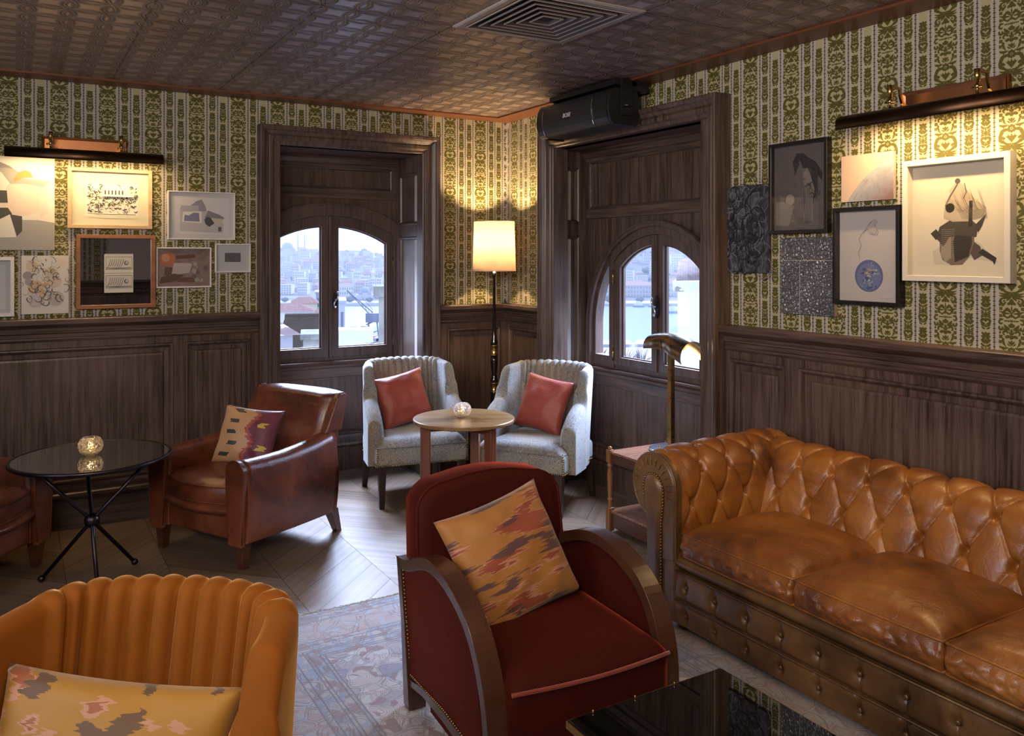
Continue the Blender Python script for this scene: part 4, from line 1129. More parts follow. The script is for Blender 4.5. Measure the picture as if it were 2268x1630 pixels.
# seat rail roll and buttoned base
mb = MB()
mb.grid(lambda u, w: W2S(2.43 - .028 * sin(pi * w), .93 + 1.78 * u, .262 + .075 * w), 40, 10)
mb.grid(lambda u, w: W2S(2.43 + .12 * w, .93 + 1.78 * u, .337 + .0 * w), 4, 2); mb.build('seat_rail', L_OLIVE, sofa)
def base(u, w):
    y = .80 + (2.765 - .80) * u; z = .035 + .225 * w
    col = (2.64 - y) / .168; dc_ = abs(col - round(col)); row = (z - .14) / .12
    seam = math.exp(-((z - .139) / .012) ** 2); vs_ = math.exp(-(dc_ / .06) ** 2)
    bt = sum(math.exp(-((dc_ * .168) ** 2 + (z - q) ** 2) / .00035) for q in (.202, .082))
    d = .020 * (1 - .55 * vs_) * (1 - .5 * seam) * sin(pi * min(1, max(0, w * .94 + .03))) ** .35 - .016 * bt
    return W2S(2.425 - d, y, z)
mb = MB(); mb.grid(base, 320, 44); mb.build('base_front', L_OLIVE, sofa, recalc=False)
mb = MB(); mb.tube([W2S(2.405, .8, .139), W2S(2.405, 2.765, .139)], .0045, 6); mb.tube([W2S(2.408, .8, .262), W2S(2.408, 2.765, .262)], .0045, 6); mb.build('base_piping', L_OLIVE, sofa)
for c in range(0, 11):
    for z in (.202, .082):
        mb = MB(); mb.ball((0, 0, 0), .0095, n=10, sz=(.006, .0095, .0095)); bo = mb.build('button', L_OLIVE, sofa, loc=W2S(2.416, 2.64 - .168 * c, z))
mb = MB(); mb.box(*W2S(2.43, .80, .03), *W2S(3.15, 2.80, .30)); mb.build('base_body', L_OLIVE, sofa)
# buttons of the tufting
for j, z in ((0, .687), (1, .533)):
    for i in range(11):
        y = 2.524 - a_ * i + (a_ / 2 if j else 0)
        if y < .9 or y > 2.66: continue
        mb = MB(); mb.ball((0, 0, 0), .011, n=8, sz=(.007, .011, .011)); mb.build('back_button', L_TAN, sofa, loc=W2S(3.022 if j == 0 else 2.972, y, .30 + .385 if j == 0 else .30 + .23))
for y, foot in ((2.70, 0), (.9, 0)):
    for x in (2.47, 3.10):
        mb = MB(); mb.lathe([(.022, 0), (.03, .012), (.03, .035), (.024, .045)], 16); mb.build('foot', W_LEG, sofa, loc=W2S(x, y, 0))
# three seat cushions (part of the sofa)
L_SEAT = leather('worn_seat_leather', (.235, .078, .015), (.06, .02, .007), (.40, .165, .04), rough=.36, crease=.5)
def seat_cushion(y0, y1, seed, hx=0.):
    cx, cy = (2.405 + 2.955) / 2, (y0 + y1) / 2; lx, ly = (2.955 - 2.405) / 2, (y1 - y0) / 2 - .004
    mb = MB()
    def sheet(u, w):
        x = 2 * u - 1; y = 2 * w - 1
        e = (1 - x ** 4) * (1 - y ** 4); ed = 1 - .035 * (1 - abs(x) ** 2) * abs(y) ** 3
        px = lx * x * (1 + .02 * (1 - y * y)); py = ly * y * (1 - .012 * (1 - x * x))
        z = .430 + .060 * max(e, 0) ** .6 + .006 * mnoise.noise(Vector((px * 9 + seed, py * 9, 0))) * e + .0035 * mnoise.noise(Vector((px * 26 + seed, py * 26, 3))) * e
        return W2S(cx + px, cy + py, z)
    mb.grid(sheet, 52, 52)
    def side(u, w):
        per = u * 4; k = int(per) % 4; f = per - int(per); q = 2 * f - 1
        if k == 0: x, y = -1, q
        elif k == 1: x, y = q, 1
        elif k == 2: x, y = 1, -q
        else: x, y = -q, -1
        bul = .022 * sin(pi * w) + (.012 * mnoise.noise(Vector((x * 3 + y * 7 + seed, y * 9, w * 4))) + .008 * mnoise.noise(Vector((x * 8 + y * 19 + seed, y * 23, w * 7)))) * sin(pi * w)
        px = lx * x * (1 + .02 * (1 - y * y)); py = ly * y * (1 - .012 * (1 - x * x))
        nx, ny = (x if abs(x) == 1 and k in (0, 2) else 0), (y if k in (1, 3) else 0)
        by = bul if k in (0,) else bul * .25
        return W2S(cx + px + nx * by, cy + py + ny * by, .335 + .095 * w)
    mb.grid(side, 200, 14)
    mb.build('seat_cushion', L_SEAT, sofa)
    for z in (.430, .338):
        mb = MB(); P = []
        for i in range(80):
            u = i / 80; p = side(u, 1 if z > .4 else 0); P.append((p[0] * 1.0 - 0, p[1], z + .0))
        mb.tube(P, .0052, 6, closed=True); mb.build('cushion_piping', L_TAN, sofa)
seat_cushion(2.066, 2.650, 1); seat_cushion(1.500, 2.062, 5); seat_cushion(.934, 1.496, 9)

# ============================================================ tables
# glass top table on crossed iron rods
gt = thing('round_glass_table', 'round dark glass table on three crossed iron rods between the club chairs', 'side table', (.330, 4.600, 0))
mb = MB(); mb.lathe([(.350, 0), (.350, .008)], 72, (0, 0, .607))
GT = NT('smoked_table_glass', col=(.012, .010, .008), rough=.02, spec=1., coat=1., coatr=.0); mb.build('glass_top', GT.m, gt)
mb = MB(); mb.tube([(.356 * cos(2 * pi * k / 72), .356 * sin(2 * pi * k / 72), .608) for k in range(72)], .0105, 10, closed=True); mb.build('rim', M_IRON, gt)
for k, an in enumerate((152, 28, 270)):
    an = R_(an + 2); d = (cos(an), sin(an)); up = an + pi
    mb = MB(); mb.tube([(.238 * d[0], .238 * d[1], .016), (0, 0, .297), (-.285 * d[0], -.285 * d[1], .602)], .0095, 10); mb.ball((.238 * d[0], .238 * d[1], .0175), .017, n=14); mb.build('leg', M_IRON, gt)
mb = MB(); mb.ball((0, 0, .297), .036, n=20); mb.build('hub', M_IRON, gt)
# wooden round table
wt = thing('round_wooden_table', 'small round walnut table on three slab legs between the paisley chairs', 'side table', (2.293, 4.413, 0), R_(-30.75))
mb = MB(); mb.lathe([(.288, 0), (.299, .004), (.301, .012), (.301, .020), (.297, .024)], 72, (0, 0, .616)); mb.build('table_top', W_TABLE, wt, bevel=.001)
for an in (195, 75, 315):
    a = R_(an); mb = MB()
    tp = lambda x, y: (x * cos(a) - y * sin(a), x * sin(a) + y * cos(a))
    o_ = [(.205, .028), (.262, .022), (.262, -.022), (.205, -.028)]
    mb.hexa([(*tp(x, y), 0) for x, y in o_], [(*tp(x * .985, y), .617) for x, y in o_]); mb.build('leg', W_TLEG, wt, bevel=.006)
mb = MB()
for an in (195, 75, 315):
    a = R_(an); mb.tube([(0, 0, .585), (.22 * cos(a), .22 * sin(a), .585)], .022, 4, sq=True)
mb.build('under_frame', W_TLEG, wt)
# crystal candle holders
def candle(label, loc, r):
    t = thing('candle_holder', label, 'candle holder', loc, 0, 'cut crystal candle holders')
    prof = [(.35, 0), (.62, .10), (.86, .34), (1., .72), (.97, 1.05), (.80, 1.38), (.60, 1.52), (.53, 1.53), (.55, 1.47), (.72, 1.3), (.86, 1.0), (.87, .74), (.74, .42), (.5, .2), (.0, .17)]
    mb = MB(); mb.lathe([(a * r, b * r) for a, b in prof], 40, cap=False); mb.lathe([(0.0, 0), (.35 * r, 0)], 40, cap=False); mb.build('glass_bowl', G_CUT, t)
    mb = MB(); mb.lathe([(.36 * r, .2 * r), (.36 * r, .55 * r)], 20); mb.build('tealight', NT('warm_wax', col=(.9, .8, .65), rough=.5, emc=(1, .6, .25), ems=.4).m, t)
    mb = MB(); mb.lathe([(.001, 0), (.10 * r, .12 * r), (.08 * r, .25 * r), (.001, .5 * r)], 12, (0, 0, .58 * r)); mb.build('flame', glow('candle_flame', (1., .6, .22), 55), t)
    return t
candle('glowing cut crystal candle holder on the round dark glass table', (.325, 4.62, .6155), .058)
candle('glowing cut crystal candle holder on the small round walnut table', (2.292, 4.43, .641), .054)
point('candle_light_glass_table', (.325, 4.62, .665), 1.6, (1., .6, .28), .01); point('candle_light_wood_table', (2.292, 4.43, .69), 1.6, (1., .6, .28), .01)

# two tier side table
st = thing('two_tier_side_table', 'honey and red wood two-tier side table with turned posts beside the sofa arm', 'side table', (2.955, 3.39, 0))
SW, SD = .46, .49
for z, nm in ((.445, 'table_top'), (.105, 'lower_shelf')):
    mb = MB(); mb.box(.0, .0, z + .012, SW, SD, z + .026); mb.build(nm, W_PINK, st, bevel=.003)
    mb = MB(); mb.box(.004, .012, z - .035 if z > .2 else .035, .022, SD - .012, z + .012); mb.box(SW - .022, .012, z - .035 if z > .2 else .035, SW - .004, SD - .012, z + .012)
    mb.box(.012, .004, z - .035 if z > .2 else .035, SW - .012, .02, z + .012); mb.box(.012, SD - .02, z - .035 if z > .2 else .035, SW - .012, SD - .004, z + .012); mb.build('apron', W_MAHOG, st, bevel=.002)
for x in (.008, SW - .008):
    for y in (.008, SD - .008):
        mb = MB()
        mb.box(x - .018, y - .018, .012, x + .018, y + .018, .145); mb.box(x - .016, y - .016, .405, x + .016, y + .016, .478)
        mb.lathe([(.010, 0), (.012, .012)], 16, (x, y, 0)); mb.lathe([(.010, .478), (.013, .484), (.010, .492), (.004, .498)], 16, (x, y, 0))
        mb.lathe([(.013, .145), (.010, .155), (.012, .165), (.010, .185), (.015, .19), (.015, .195), (.010, .2), (.0125, .24), (.016, .315), (.0165, .33), (.012, .36), (.011, .378), (.016, .382), (.016, .388), (.011, .395), (.013, .405)], 20, (x, y, 0))
        mb.build('turned_post', W_TURN, st, bevel=.002)
# books on the lower shelf
def book(label, loc, rz, w, d, h, col, tilt=0):
    t = thing('book', label, 'book', loc, R_(rz), 'books on the lower shelf'); t.rotation_euler[1] = R_(tilt)
    mb = MB(); mb.box(.004, .004, .003, w - .002, d - .004, h - .003); mb.build('pages', plain('book_pages', (.62, .58, .5), .9), t)
    mb = MB(); mb.box(0, 0, 0, w, d, .003); mb.box(0, 0, h - .003, w, d, h); mb.box(w - .003, 0, 0, w, d, h); mb.build('cover', plain('book_cover_' + str(len(bpy.data.materials)), col, .4), t, bevel=.001)
book('large dark grey book lying at the bottom on the lower shelf', (3.06, 3.405, .131), 4, .24, .20, .035, (.06, .065, .08))
book('blue-grey book lying on top of the dark one on the lower shelf', (3.07, 3.41, .1665), 9, .22, .18, .04, (.16, .2, .3))

# black glass coffee table
ct = thing('coffee_table', 'low black glass-topped coffee table in front of the oxblood chair', 'coffee table', (1.49, 1.30, .006))
hx, hy = .268, .475
BGL = NT('black_table_glass', col=(.004, .004, .004), rough=.015, spec=.9, coat=1., coatr=0.).m
mb = MB(); mb.box(-hx, -hy, .392, hx, hy, .400); mb.build('glass_top', BGL, ct, bevel=.001)
mb = MB(); mb.mitre(-hx, -hy, hx, hy, [(0, .379), (.003, .379), (.003, .3985), (0, .3985)], lambda u, v, w: (u, v, w)); mb.build('brass_edge', M_BRASS, ct)
mb = MB(); mb.box(-hx + .01, -hy + .01, .352, hx - .01, hy - .01, .3915); mb.build('table_frame', P_BLACK, ct, bevel=.002)
for q in (-.19, -.05, .09):
    mb = MB(); mb.lathe([(.003, 0), (.003, .006), (.001, .008)], 10, (q, hy - .004, .400)); mb.build('stud', M_BRASS, ct)
for x in (-1, 1):
    for y in (-1, 1):
        mb = MB(); mb.box(x * (hx - .035) - .02, y * (hy - .035) - .02, 0, x * (hx - .035) + .02, y * (hy - .035) + .02, .353); mb.build('leg', P_BLACK, ct, bevel=.002)

# ============================================================ rug
def rug_mat():
    n = NT('faded_persian_rug'); x, y, z = n.sep(n.co())[:3]
    RX0, RX1, RY0, RY1 = .65, 2.62, .3, 3.665
    dx = n.M('MINIMUM', n.M('SUBTRACT', x, RX0), n.M('SUBTRACT', RX1, x)); dy = n.M('MINIMUM', n.M('SUBTRACT', y, RY0), n.M('SUBTRACT', RY1, y))
    wob = n.M('MULTIPLY', n.M('SUBTRACT', n.noise(n.co(), 12, 2), .5), .006)
    d = n.M('ADD', n.M('MINIMUM', dx, dy), wob)
    v = n.comb(x, y, 0.)
    vv = n.VM('ADD', v, n.VM('MULTIPLY', n.noise(v, 9, 2, .5, col=True), (.06, .06, .0)))
    cell = n.vor(vv, 9.); cellc = n.vor(vv, 9., out=1); edge = n.vor(vv, 9., 'DISTANCE_TO_EDGE')
    small = n.vor(vv, 30.); smalle = n.vor(vv, 30., 'DISTANCE_TO_EDGE'); sc_ = n.sep(n.vor(vv, 30., out=1))[0]
    rosy, cream, blue, slate, umber = (.44, .27, .24), (.62, .61, .60), (.20, .26, .44), (.38, .42, .50), (.11, .07, .07)
    cc_ = n.sep(cellc)[0]
    fld = n.mix(n.M('GREATER_THAN', cc_, .45), cream, slate); fld = n.mix(n.M('GREATER_THAN', cc_, .78), fld, blue)
    ring = n.wave(n.comb(cell, 0., 0.), 5.5, .8, 1, 3.)
    fld = n.mix(n.M('GREATER_THAN', ring, .72), fld, rosy); fld = n.mix(n.M('GREATER_THAN', sc_, .80), fld, cream); fld = n.mix(n.M('LESS_THAN', sc_, .12), fld, (.30, .17, .16))
    bord = n.mix(n.M('GREATER_THAN', sc_, .55), rosy, (.42, .34, .31)); bord = n.mix(n.M('LESS_THAN', sc_, .26), bord, slate); bord = n.mix(n.M('GREATER_THAN', ring, .8), bord, (.45, .45, .47))
    guard = n.mix(n.M('GREATER_THAN', sc_, .5), (.45, .43, .42), (.28, .32, .42)); guard = n.mix(n.M('LESS_THAN', sc_, .2), guard, (.3, .2, .19))
    def rng(a, b): return n.M('MULTIPLY', n.M('GREATER_THAN', d, a), n.M('LESS_THAN', d, b))
    c = n.mix(rng(.09, .27), guard, bord); c = n.mix(n.M('GREATER_THAN', d, .42), c, fld)
    ln = None
    for q in (.022, .055, .088, .272, .30, .345, .36, .40, .415):
        l = n.M('LESS_THAN', n.M('ABSOLUTE', n.M('SUBTRACT', d, q)), .0032); ln = l if ln is None else n.M('MAXIMUM', ln, l)
    out = n.M('LESS_THAN', n.M('ABSOLUTE', n.M('SUBTRACT', smalle, .045)), .022)
    out2 = n.M('LESS_THAN', n.M('ABSOLUTE', n.M('SUBTRACT', edge, .05)), .016)
    ln = n.M('MAXIMUM', ln, n.M('MULTIPLY', n.M('MAXIMUM', n.M('MULTIPLY', out, n.M('GREATER_THAN', n.noise(v, 11, 2), .5)), out2), .75))
    c = n.mix(n.M('MULTIPLY', ln, .8), c, umber)
    fade = n.noise(v, 2.6, 3, .6); c = n.mix(n.M('MULTIPLY', fade, .45), c, (.42, .42, .46))
    kn = n.noise(n.comb(n.M('MULTIPLY', x, 300.), n.M('MULTIPLY', y, 120.), 0.), 1., 2, .6)
    c = n.mix(.22, c, n.mix(kn, (.1, .09, .1), (.7, .68, .66)))
    n.set(col=c, rough=.9, sheen=.15, spec=.15); n.bump(kn, .5, .003)
    return n.m
mb = MB(); NR = 60
def rugp(u, w):
    x = .65 + (2.62 - .65) * u; y = .3 + 3.365 * w + (.004 * mnoise.noise(Vector((x * 9, 0, 0))) if w == 1 else 0)
    return (x, y, .0035 + .0015 * mnoise.noise(Vector((x * 3, y * 3, 0))))
mb.grid(rugp, 40, 60); mb.grid(lambda u, w: (.65 + 1.97 * u, 3.665 + .004 * mnoise.noise(Vector((u * 17, 0, 0))), .0045 * (1 - w)), 40, 1)
rug = mb.build('rug', rug_mat()); tag(rug, 'faded blue and rose patterned rug under the oxblood chair and coffee table', 'rug')
mb = MB()
rg = random.Random(5)
for i in range(420):
    x = .66 + 1.95 * i / 420; l = .012 + .012 * rg.random(); mb.tube([(x, 3.66, .004), (x + rg.uniform(-.006, .006), 3.665 + l * .6, .004), (x + rg.uniform(-.01, .01), 3.665 + l, .0015)], .0012, 4)
fr = mb.build('fringe', plain('wool_fringe', (.5, .48, .44), .9), rug); tag(fr, kind='stuff')
# ============================================================ lamps
def picture_light(label, T, uc, wv, L, grp='brass picture lights'):
    o = T(uc, 2.17, 0); t = thing('picture_light', label, 'picture light', o, 0, grp)
    T0 = lambda u, v, w: tuple(a - b for a, b in zip(T(uc + u, 2.17 + v, w), o))
    mb = MB(); tbox(mb, T0, -.225, .02, .0, .225, .125, .012); mb.mitre(-.215, .03, .215, .115, [(.010, .012), (.006, .02), (0, .016), (-.006, .012)], T0); mb.build('backplate', M_COPPER, t, bevel=.002)
    r = .043
    arc = [R_(-28 + 206 * k / 18) for k in range(19)]
    c = (-.003, wv)
    def P(u, a, rr): return T0(u, c[0] + rr * sin(a), c[1] + rr * cos(a))
    mb = MB(); n = len(arc)
    for u0, u1 in ((-L / 2, L / 2),):
        V = [P(u0, a, r) for a in arc] + [P(u1, a, r) for a in arc] + [P(u0, a, r - .0025) for a in arc] + [P(u1, a, r - .0025) for a in arc]
        F_ = []
        for i in range(n - 1): F_ += [(i, i + 1, n + i + 1, n + i), (2 * n + i, 3 * n + i, 3 * n + i + 1, 2 * n + i + 1)]
        for i in (0, n - 1): F_.append((i, n + i, 3 * n + i, 2 * n + i))
        mb.add(V, F_, 0, True)
        for u in (u0, u1): mb.add([P(u, a, r) for a in arc], [tuple(range(n))])
    mb.build('shade', M_BRONZE, t)
    mb = MB(); mb.tube([T0(-L / 2 + .03, c[0] + .004, c[1]), T0(L / 2 - .03, c[0] + .004, c[1])], .009, 12); mb.build('lamp_tube', glow('warm_tube', (1., .68, .34), 12), t)
    for s in (-1, 1):
        u = s * .183; mb = MB()
        path = [(u, .055, .012), (u, .055, .05), (u, .07, .075), (u, .10, .088), (u, .125, .092), (u, .128, .10), (u, .128, c[1] + .002)]
        mb.tube([T0(*p) for p in path], .0075, 4, sq=True)
        mb.tube([T0(u, .134, c[1]), T0(u, .085, c[1])], .012, 12); mb.tube([T0(u, .085, c[1]), T0(u, .038, c[1])], .006, 10); mb.ball(T0(u, .068, c[1]), .011, n=10)
        mb.tube([T0(u - .022, .062, c[1]), T0(u + .022, .066, c[1])], [.006, .0035], 8)
        mb.build('arm', M_BRASS, t)
    return t
picture_light('bronze picture light over the framed pictures, beside the far window', TL, .362, .155, .818)
picture_light('bronze picture light on copper bracket arms above the white-framed picture, right wall', TR, 1.997, .155, .84)
def pl_area(nm, p, T, L, power):
    a = T(p, 2.15, .165); d = Vector(T(p, 0, 0)) - Vector(T(p, 0, 1))     # towards the wall
    v = Vector((d.x * .30, d.y * .30, -.95)); l = area(nm, a, v.to_track_quat('-Z', 'Y').to_euler(), L, .02, power, (1., .66, .30), 170)
    # long side along the wall
    z = -v.normalized(); along = (Vector(T(p + 1, 0, 0)) - Vector(T(p, 0, 0))).normalized(); y = z.cross(along)
    l.rotation_euler = Matrix((along, y, z)).transposed().to_euler(); return l
pl_area('picture_light_glow_far', .362, TL, .74, 4.4); pl_area('picture_light_glow_right', 1.997, TR, .76, 6.)

# floor lamp
fl = thing('floor_lamp', 'floor lamp with cream drum shade on a dark turned pole in the corner', 'floor lamp', (3.015, 5.322, 0))
mb = MB(); mb.lathe([(.15, 0), (.155, .006), (.15, .018), (.10, .024), (.04, .032), (.022, .05)], 40); mb.build('base', P_BLACK, fl)
mb = MB(); mb.lathe([(.018, .03), (.016, .1), (.022, .2), (.026, .35), (.028, .5), (.024, .58), (.028, .598), (.028, .61)], 24)
mb.lathe([(.026, .672), (.030, .69), (.020, .71), (.017, .74), (.024, .78), (.028, .83), (.026, .875)], 24); mb.lathe([(.028, .945), (.026, .97), (.018, 1.0), (.013, 1.06), (.011, 1.3), (.010, 1.44), (.014, 1.455), (.018, 1.47), (.006, 1.475)], 24); mb.build('pole', plain('black_turned_wood', (.012, .009, .012), .12, coat=.6), fl)
mb = MB()
for z0, z1 in ((.605, .675), (.872, .948)):
    mb.lathe([(.030, z0), (.034, z0 + .004), (.030, z0 + .008), (.026, z0 + .014), (.026, z1 - .014), (.030, z1 - .008), (.034, z1 - .004), (.030, z1)], 24)
mb.build('collar', M_BRASS, fl)
SH = NT('lamp_shade_linen'); SH.t.nodes.remove(SH.b)
df = SH.n('BsdfDiffuse'); df.inputs[0].default_value = (.62, .50, .40, 1); tr_ = SH.n('BsdfTranslucent')
lin = SH.noise(SH.co(scale=(1, 1, 1)), 300, 2, .6); SH.put(tr_.inputs[0], SH.mix(lin, (.19, .12, .075), (.25, .17, .115)))
mx = SH.n('MixShader'); mx.inputs[0].default_value = .55; SH.put(mx.inputs[1], df.outputs[0]); SH.put(mx.inputs[2], tr_.outputs[0]); SH.put(SH.out.inputs[0], mx.outputs[0])
mb = MB(); mb.lathe([(.158, 1.487), (.148, 1.851)], 56, cap=False); mb.build('lamp_shade', SH.m, fl)
mb = MB()
for r, z in ((.1585, 1.489), (.1485, 1.849)): mb.tube([(r * cos(2 * pi * k / 48), r * sin(2 * pi * k / 48), z) for k in range(48)], .0025, 6, closed=True)
for k in range(3): mb.tube([(0, 0, 1.60), (.153 * cos(2.1 * k), .153 * sin(2.1 * k), 1.66)], .0018, 6)
mb.build('shade_ring', plain('shade_trim', (.75, .62, .48), .7), fl)
mb = MB(); mb.tube([(0, 0, 1.47), (0, 0, 1.58)], .008, 8); mb.ball((0, 0, 1.66), .03, n=16); mb.build('bulb', glow('warm_bulb', (1, .7, .4), 12), fl)
point('floor_lamp_bulb_light', (3.015, 5.322, 1.70), 52, (1., .68, .34), .035)

# brass desk lamp on the side table
dl = thing('desk_lamp', 'brass desk lamp with folded metal hood on the side table by the sofa', 'table lamp', (3.275, 3.700, .471))
mb = MB(); mb.lathe([(.124, 0), (.126, .003), (.126, .013), (.122, .017)], 48); mb.build('base', metal('satin_steel_base', (.55, .58, .68), .22), dl)
mb = MB(); mb.tube([(0, 0, .015), (0, 0, .625)], .021, 4, sq=True); mb.build('pole', M_BRASS, dl, bevel=.001)
mb = MB(); mb.tube([(-.045, .05, .016), (-.045, .05, .024)], .008, 10); mb.build('switch', M_BRASS, dl)
def hood(u, w, off=0.):
    y = -.185 + .35 * u; q = 2 * u - 1
    r = .066 + .026 * (1 - u) + .006 * abs(q) + off; a = R_(-12 - 16 * (1 - u) + (204 + 26 * (1 - u)) * w)
    flare = .022 * max(0, sin(a * 1.) < .35) * (1 - abs(cos(pi * u)))
    zc = .680 - r * .92 - .022 * q * q - .012 * max(0, .5 - u) * 2
    return (-.0 + r * cos(a) * (1 + .12 * sin(pi * u * 2) ** 2), y, zc + r * .92 * sin(a))
HB = metal('smoky_brass', (.34, .27, .18), .3)
mb = MB(); mb.grid(hood, 40, 24); mb.grid(lambda u, w: hood(u, w, -.002), 40, 24)
for u in (0., 1.): mb.add([hood(u, w / 24) for w in range(25)] + [hood(u, w / 24, -.002) for w in range(25)], [(i, i + 1, 26 + i, 25 + i) for i in range(24)])
mb.build('hood', HB, dl, recalc=False)
mb = MB(); mb.grid(lambda u, w: hood(.515 + .035 * u, w, .0025), 2, 24); mb.grid(lambda u, w: hood(.515 + .035 * u, w, -.006), 2, 24); mb.build('hood_band', M_BRASS, dl)
mb = MB(); mb.tube([(0, -.06, .640), (0, .06, .640)], .012, 12); mb.build('bulb', glow('desk_bulb', (1., .72, .38), 14), dl)
point('desk_lamp_light', (3.275, 3.66, 1.085), .9, (1., .7, .36), .02)

# ============================================================ pictures
_pc = {}
def C(r, g, b, rough=.75):
    k = (r, g, b, rough)
    if k not in _pc: _pc[k] = plain('paint_%03d' % len(_pc), (r, g, b), rough)
    return _pc[k]
class Pic:
    def __init__(s, label, T, flip, box, kind='framed_picture', cat='picture', grp=None):
        s.u0, s.u1, s.v0, s.v1 = box; s.fl = flip; s.T = T
        o = T((s.u0 + s.u1) / 2, (s.v0 + s.v1) / 2, 0); s.o = o
        s.t = thing(kind, label, cat, o, 0, grp)
        s.T0 = lambda u, v, w: tuple(a - b for a, b in zip(T(u, v, w), o))
        s.k = 0
    def frame(s, wd, dp, mat, lip=.004):
        mb = MB(); mb.mitre(s.u0 + wd, s.v0 + wd, s.u1 - wd, s.v1 - wd, [(wd, .0), (wd, dp), (wd - .0015, dp + .0015), (.0015, dp + .0015), (0, dp), (0, .004)], s.T0); mb.build('frame', mat, s.t)
        s.i = (s.u0 + wd, s.v0 + wd, s.u1 - wd, s.v1 - wd); s.dp = dp; return s
    def canvas(s, dp, mat, edge=None):
        mb = MB(); tbox(mb, s.T0, s.u0, s.v0, .002, s.u1, s.v1, dp); mb.build('stretcher', edge or mat, s.t, bevel=.0015); s.i = (s.u0, s.v0, s.u1, s.v1)
        mb = MB(); s.base = dp + .0004; mb.add([s.T0(*p, s.base) for p in ((s.u0, s.v0), (s.u1, s.v0), (s.u1, s.v1), (s.u0, s.v1))], [(0, 1, 2, 3)]); s.sheet = mb.build('canvas', mat, s.t); s.dp = dp; return s
    def back(s, w, mat, name='mount'):
        a, b, c, d = s.i; mb = MB(); tbox(mb, s.T0, a - .001, b - .001, .001, c + .001, d + .001, w); s.base = w; s.sheet = mb.build(name, mat, s.t); return s
    def P(s, x, y, w):
        a, b, c, d = s.i; x = (1 - x) if s.fl else x
        return s.T0(a + (c - a) * x, b + (d - b) * y, w)
    def draw(s, shapes, name='artwork'):
        """shapes: (colour, kind, data) in 0..1 of the inner sheet, y up"""
        mats = []; mb = MB(); a, b, c, d = s.i; asp = (c - a) / (d - b)
        for col, kind, data in shapes:
            m = C(*col)
            if m not in mats: mats.append(m)
            mi = mats.index(m); s.k += 1; w = s.base + .0002 + .00006 * s.k
            if kind == 'poly': mb.add([s.P(x, y, w) for x, y in data], [tuple(range(len(data)))], mi)
            elif kind == 'disc':
                x, y, r = data[:3]; ry = data[3] if len(data) > 3 else r * asp
                mb.add([s.P(x + r * cos(2 * pi * q / 28), y + ry * sin(2 * pi * q / 28), w) for q in range(28)], [tuple(range(28))], mi)
            elif kind == 'line':
                pts, wd = data; n = len(pts); L = []; Rr = []
                for i, (x, y) in enumerate(pts):
                    p = pts[max(i - 1, 0)]; q = pts[min(i + 1, n - 1)]; tx, ty = (q[0] - p[0]) * asp, q[1] - p[1]; l = hypot(tx, ty) or 1; ww = wd * (.4 + .6 * sin(pi * (i + .3) / n))
                    L.append((x - ty / l * ww / asp, y + tx / l * ww)); Rr.append((x + ty / l * ww / asp, y - tx / l * ww))
                mb.add([s.P(x, y, w) for x, y in L + Rr], [(i, i + 1, n + i + 1, n + i) for i in range(n - 1)], mi)
        mb.build(name, mats, s.t, recalc=False); return s
    def glass(s, w=None):
        a, b, c, d = s.i; w = w or s.dp - .003; mb = MB(); mb.add([s.T0(*p, w) for p in ((a, b), (c, b), (c, d), (a, d))], [(0, 1, 2, 3)]); mb.build('glass', G_PIC, s.t, recalc=False); return s
def scrib(rg, cx, cy, rx, ry, n, wd, col, loops=1.):
    out = []
    for _ in range(n):
        x, y = cx + rx * rg.uniform(-1, 1), cy + ry * rg.uniform(-1, 1); r0 = rg.uniform(.15, .5) * min(rx, ry); a0 = rg.uniform(0, 6.3); da = rg.uniform(1.5, 4.5) * loops * rg.choice((-1, 1))
        out.append((col, 'line', ([(x + r0 * (1 + .3 * t) * cos(a0 + da * t), y + r0 * (1 - .2 * t) * sin(a0 + da * t)) for t in [q / 7 for q in range(8)]], wd * rg.uniform(.5, 1.4))))
    return out
def mottled(name, stops, scale=6., dist=1.5, rough=.6, bump=.0, detail=5):
    n = NT(name, rough=rough); v = n.co(); f = n.noise(v, scale, detail, .65, dist); n.set(col=n.ramp(f, stops))
    if bump: n.bump(f, bump, .01)
    return n.m
rg = random.Random(11)
G1, G2, G3 = (.36, .35, .33), (.20, .20, .19), (.075, .075, .07)
PK, CR = (.72, .60, .52), (.74, .70, .62)
p = Pic('large unframed abstract canvas of grey and cream shapes under the picture light', TL, False, (-.345, .204, 1.632, 2.165), 'abstract_canvas', 'painting').canvas(.022, C(*CR))
X = lambda x: (x + 345) / 549.
def q_(l): return [(X(a), (b - 1632) / 533.) for a, b in l]
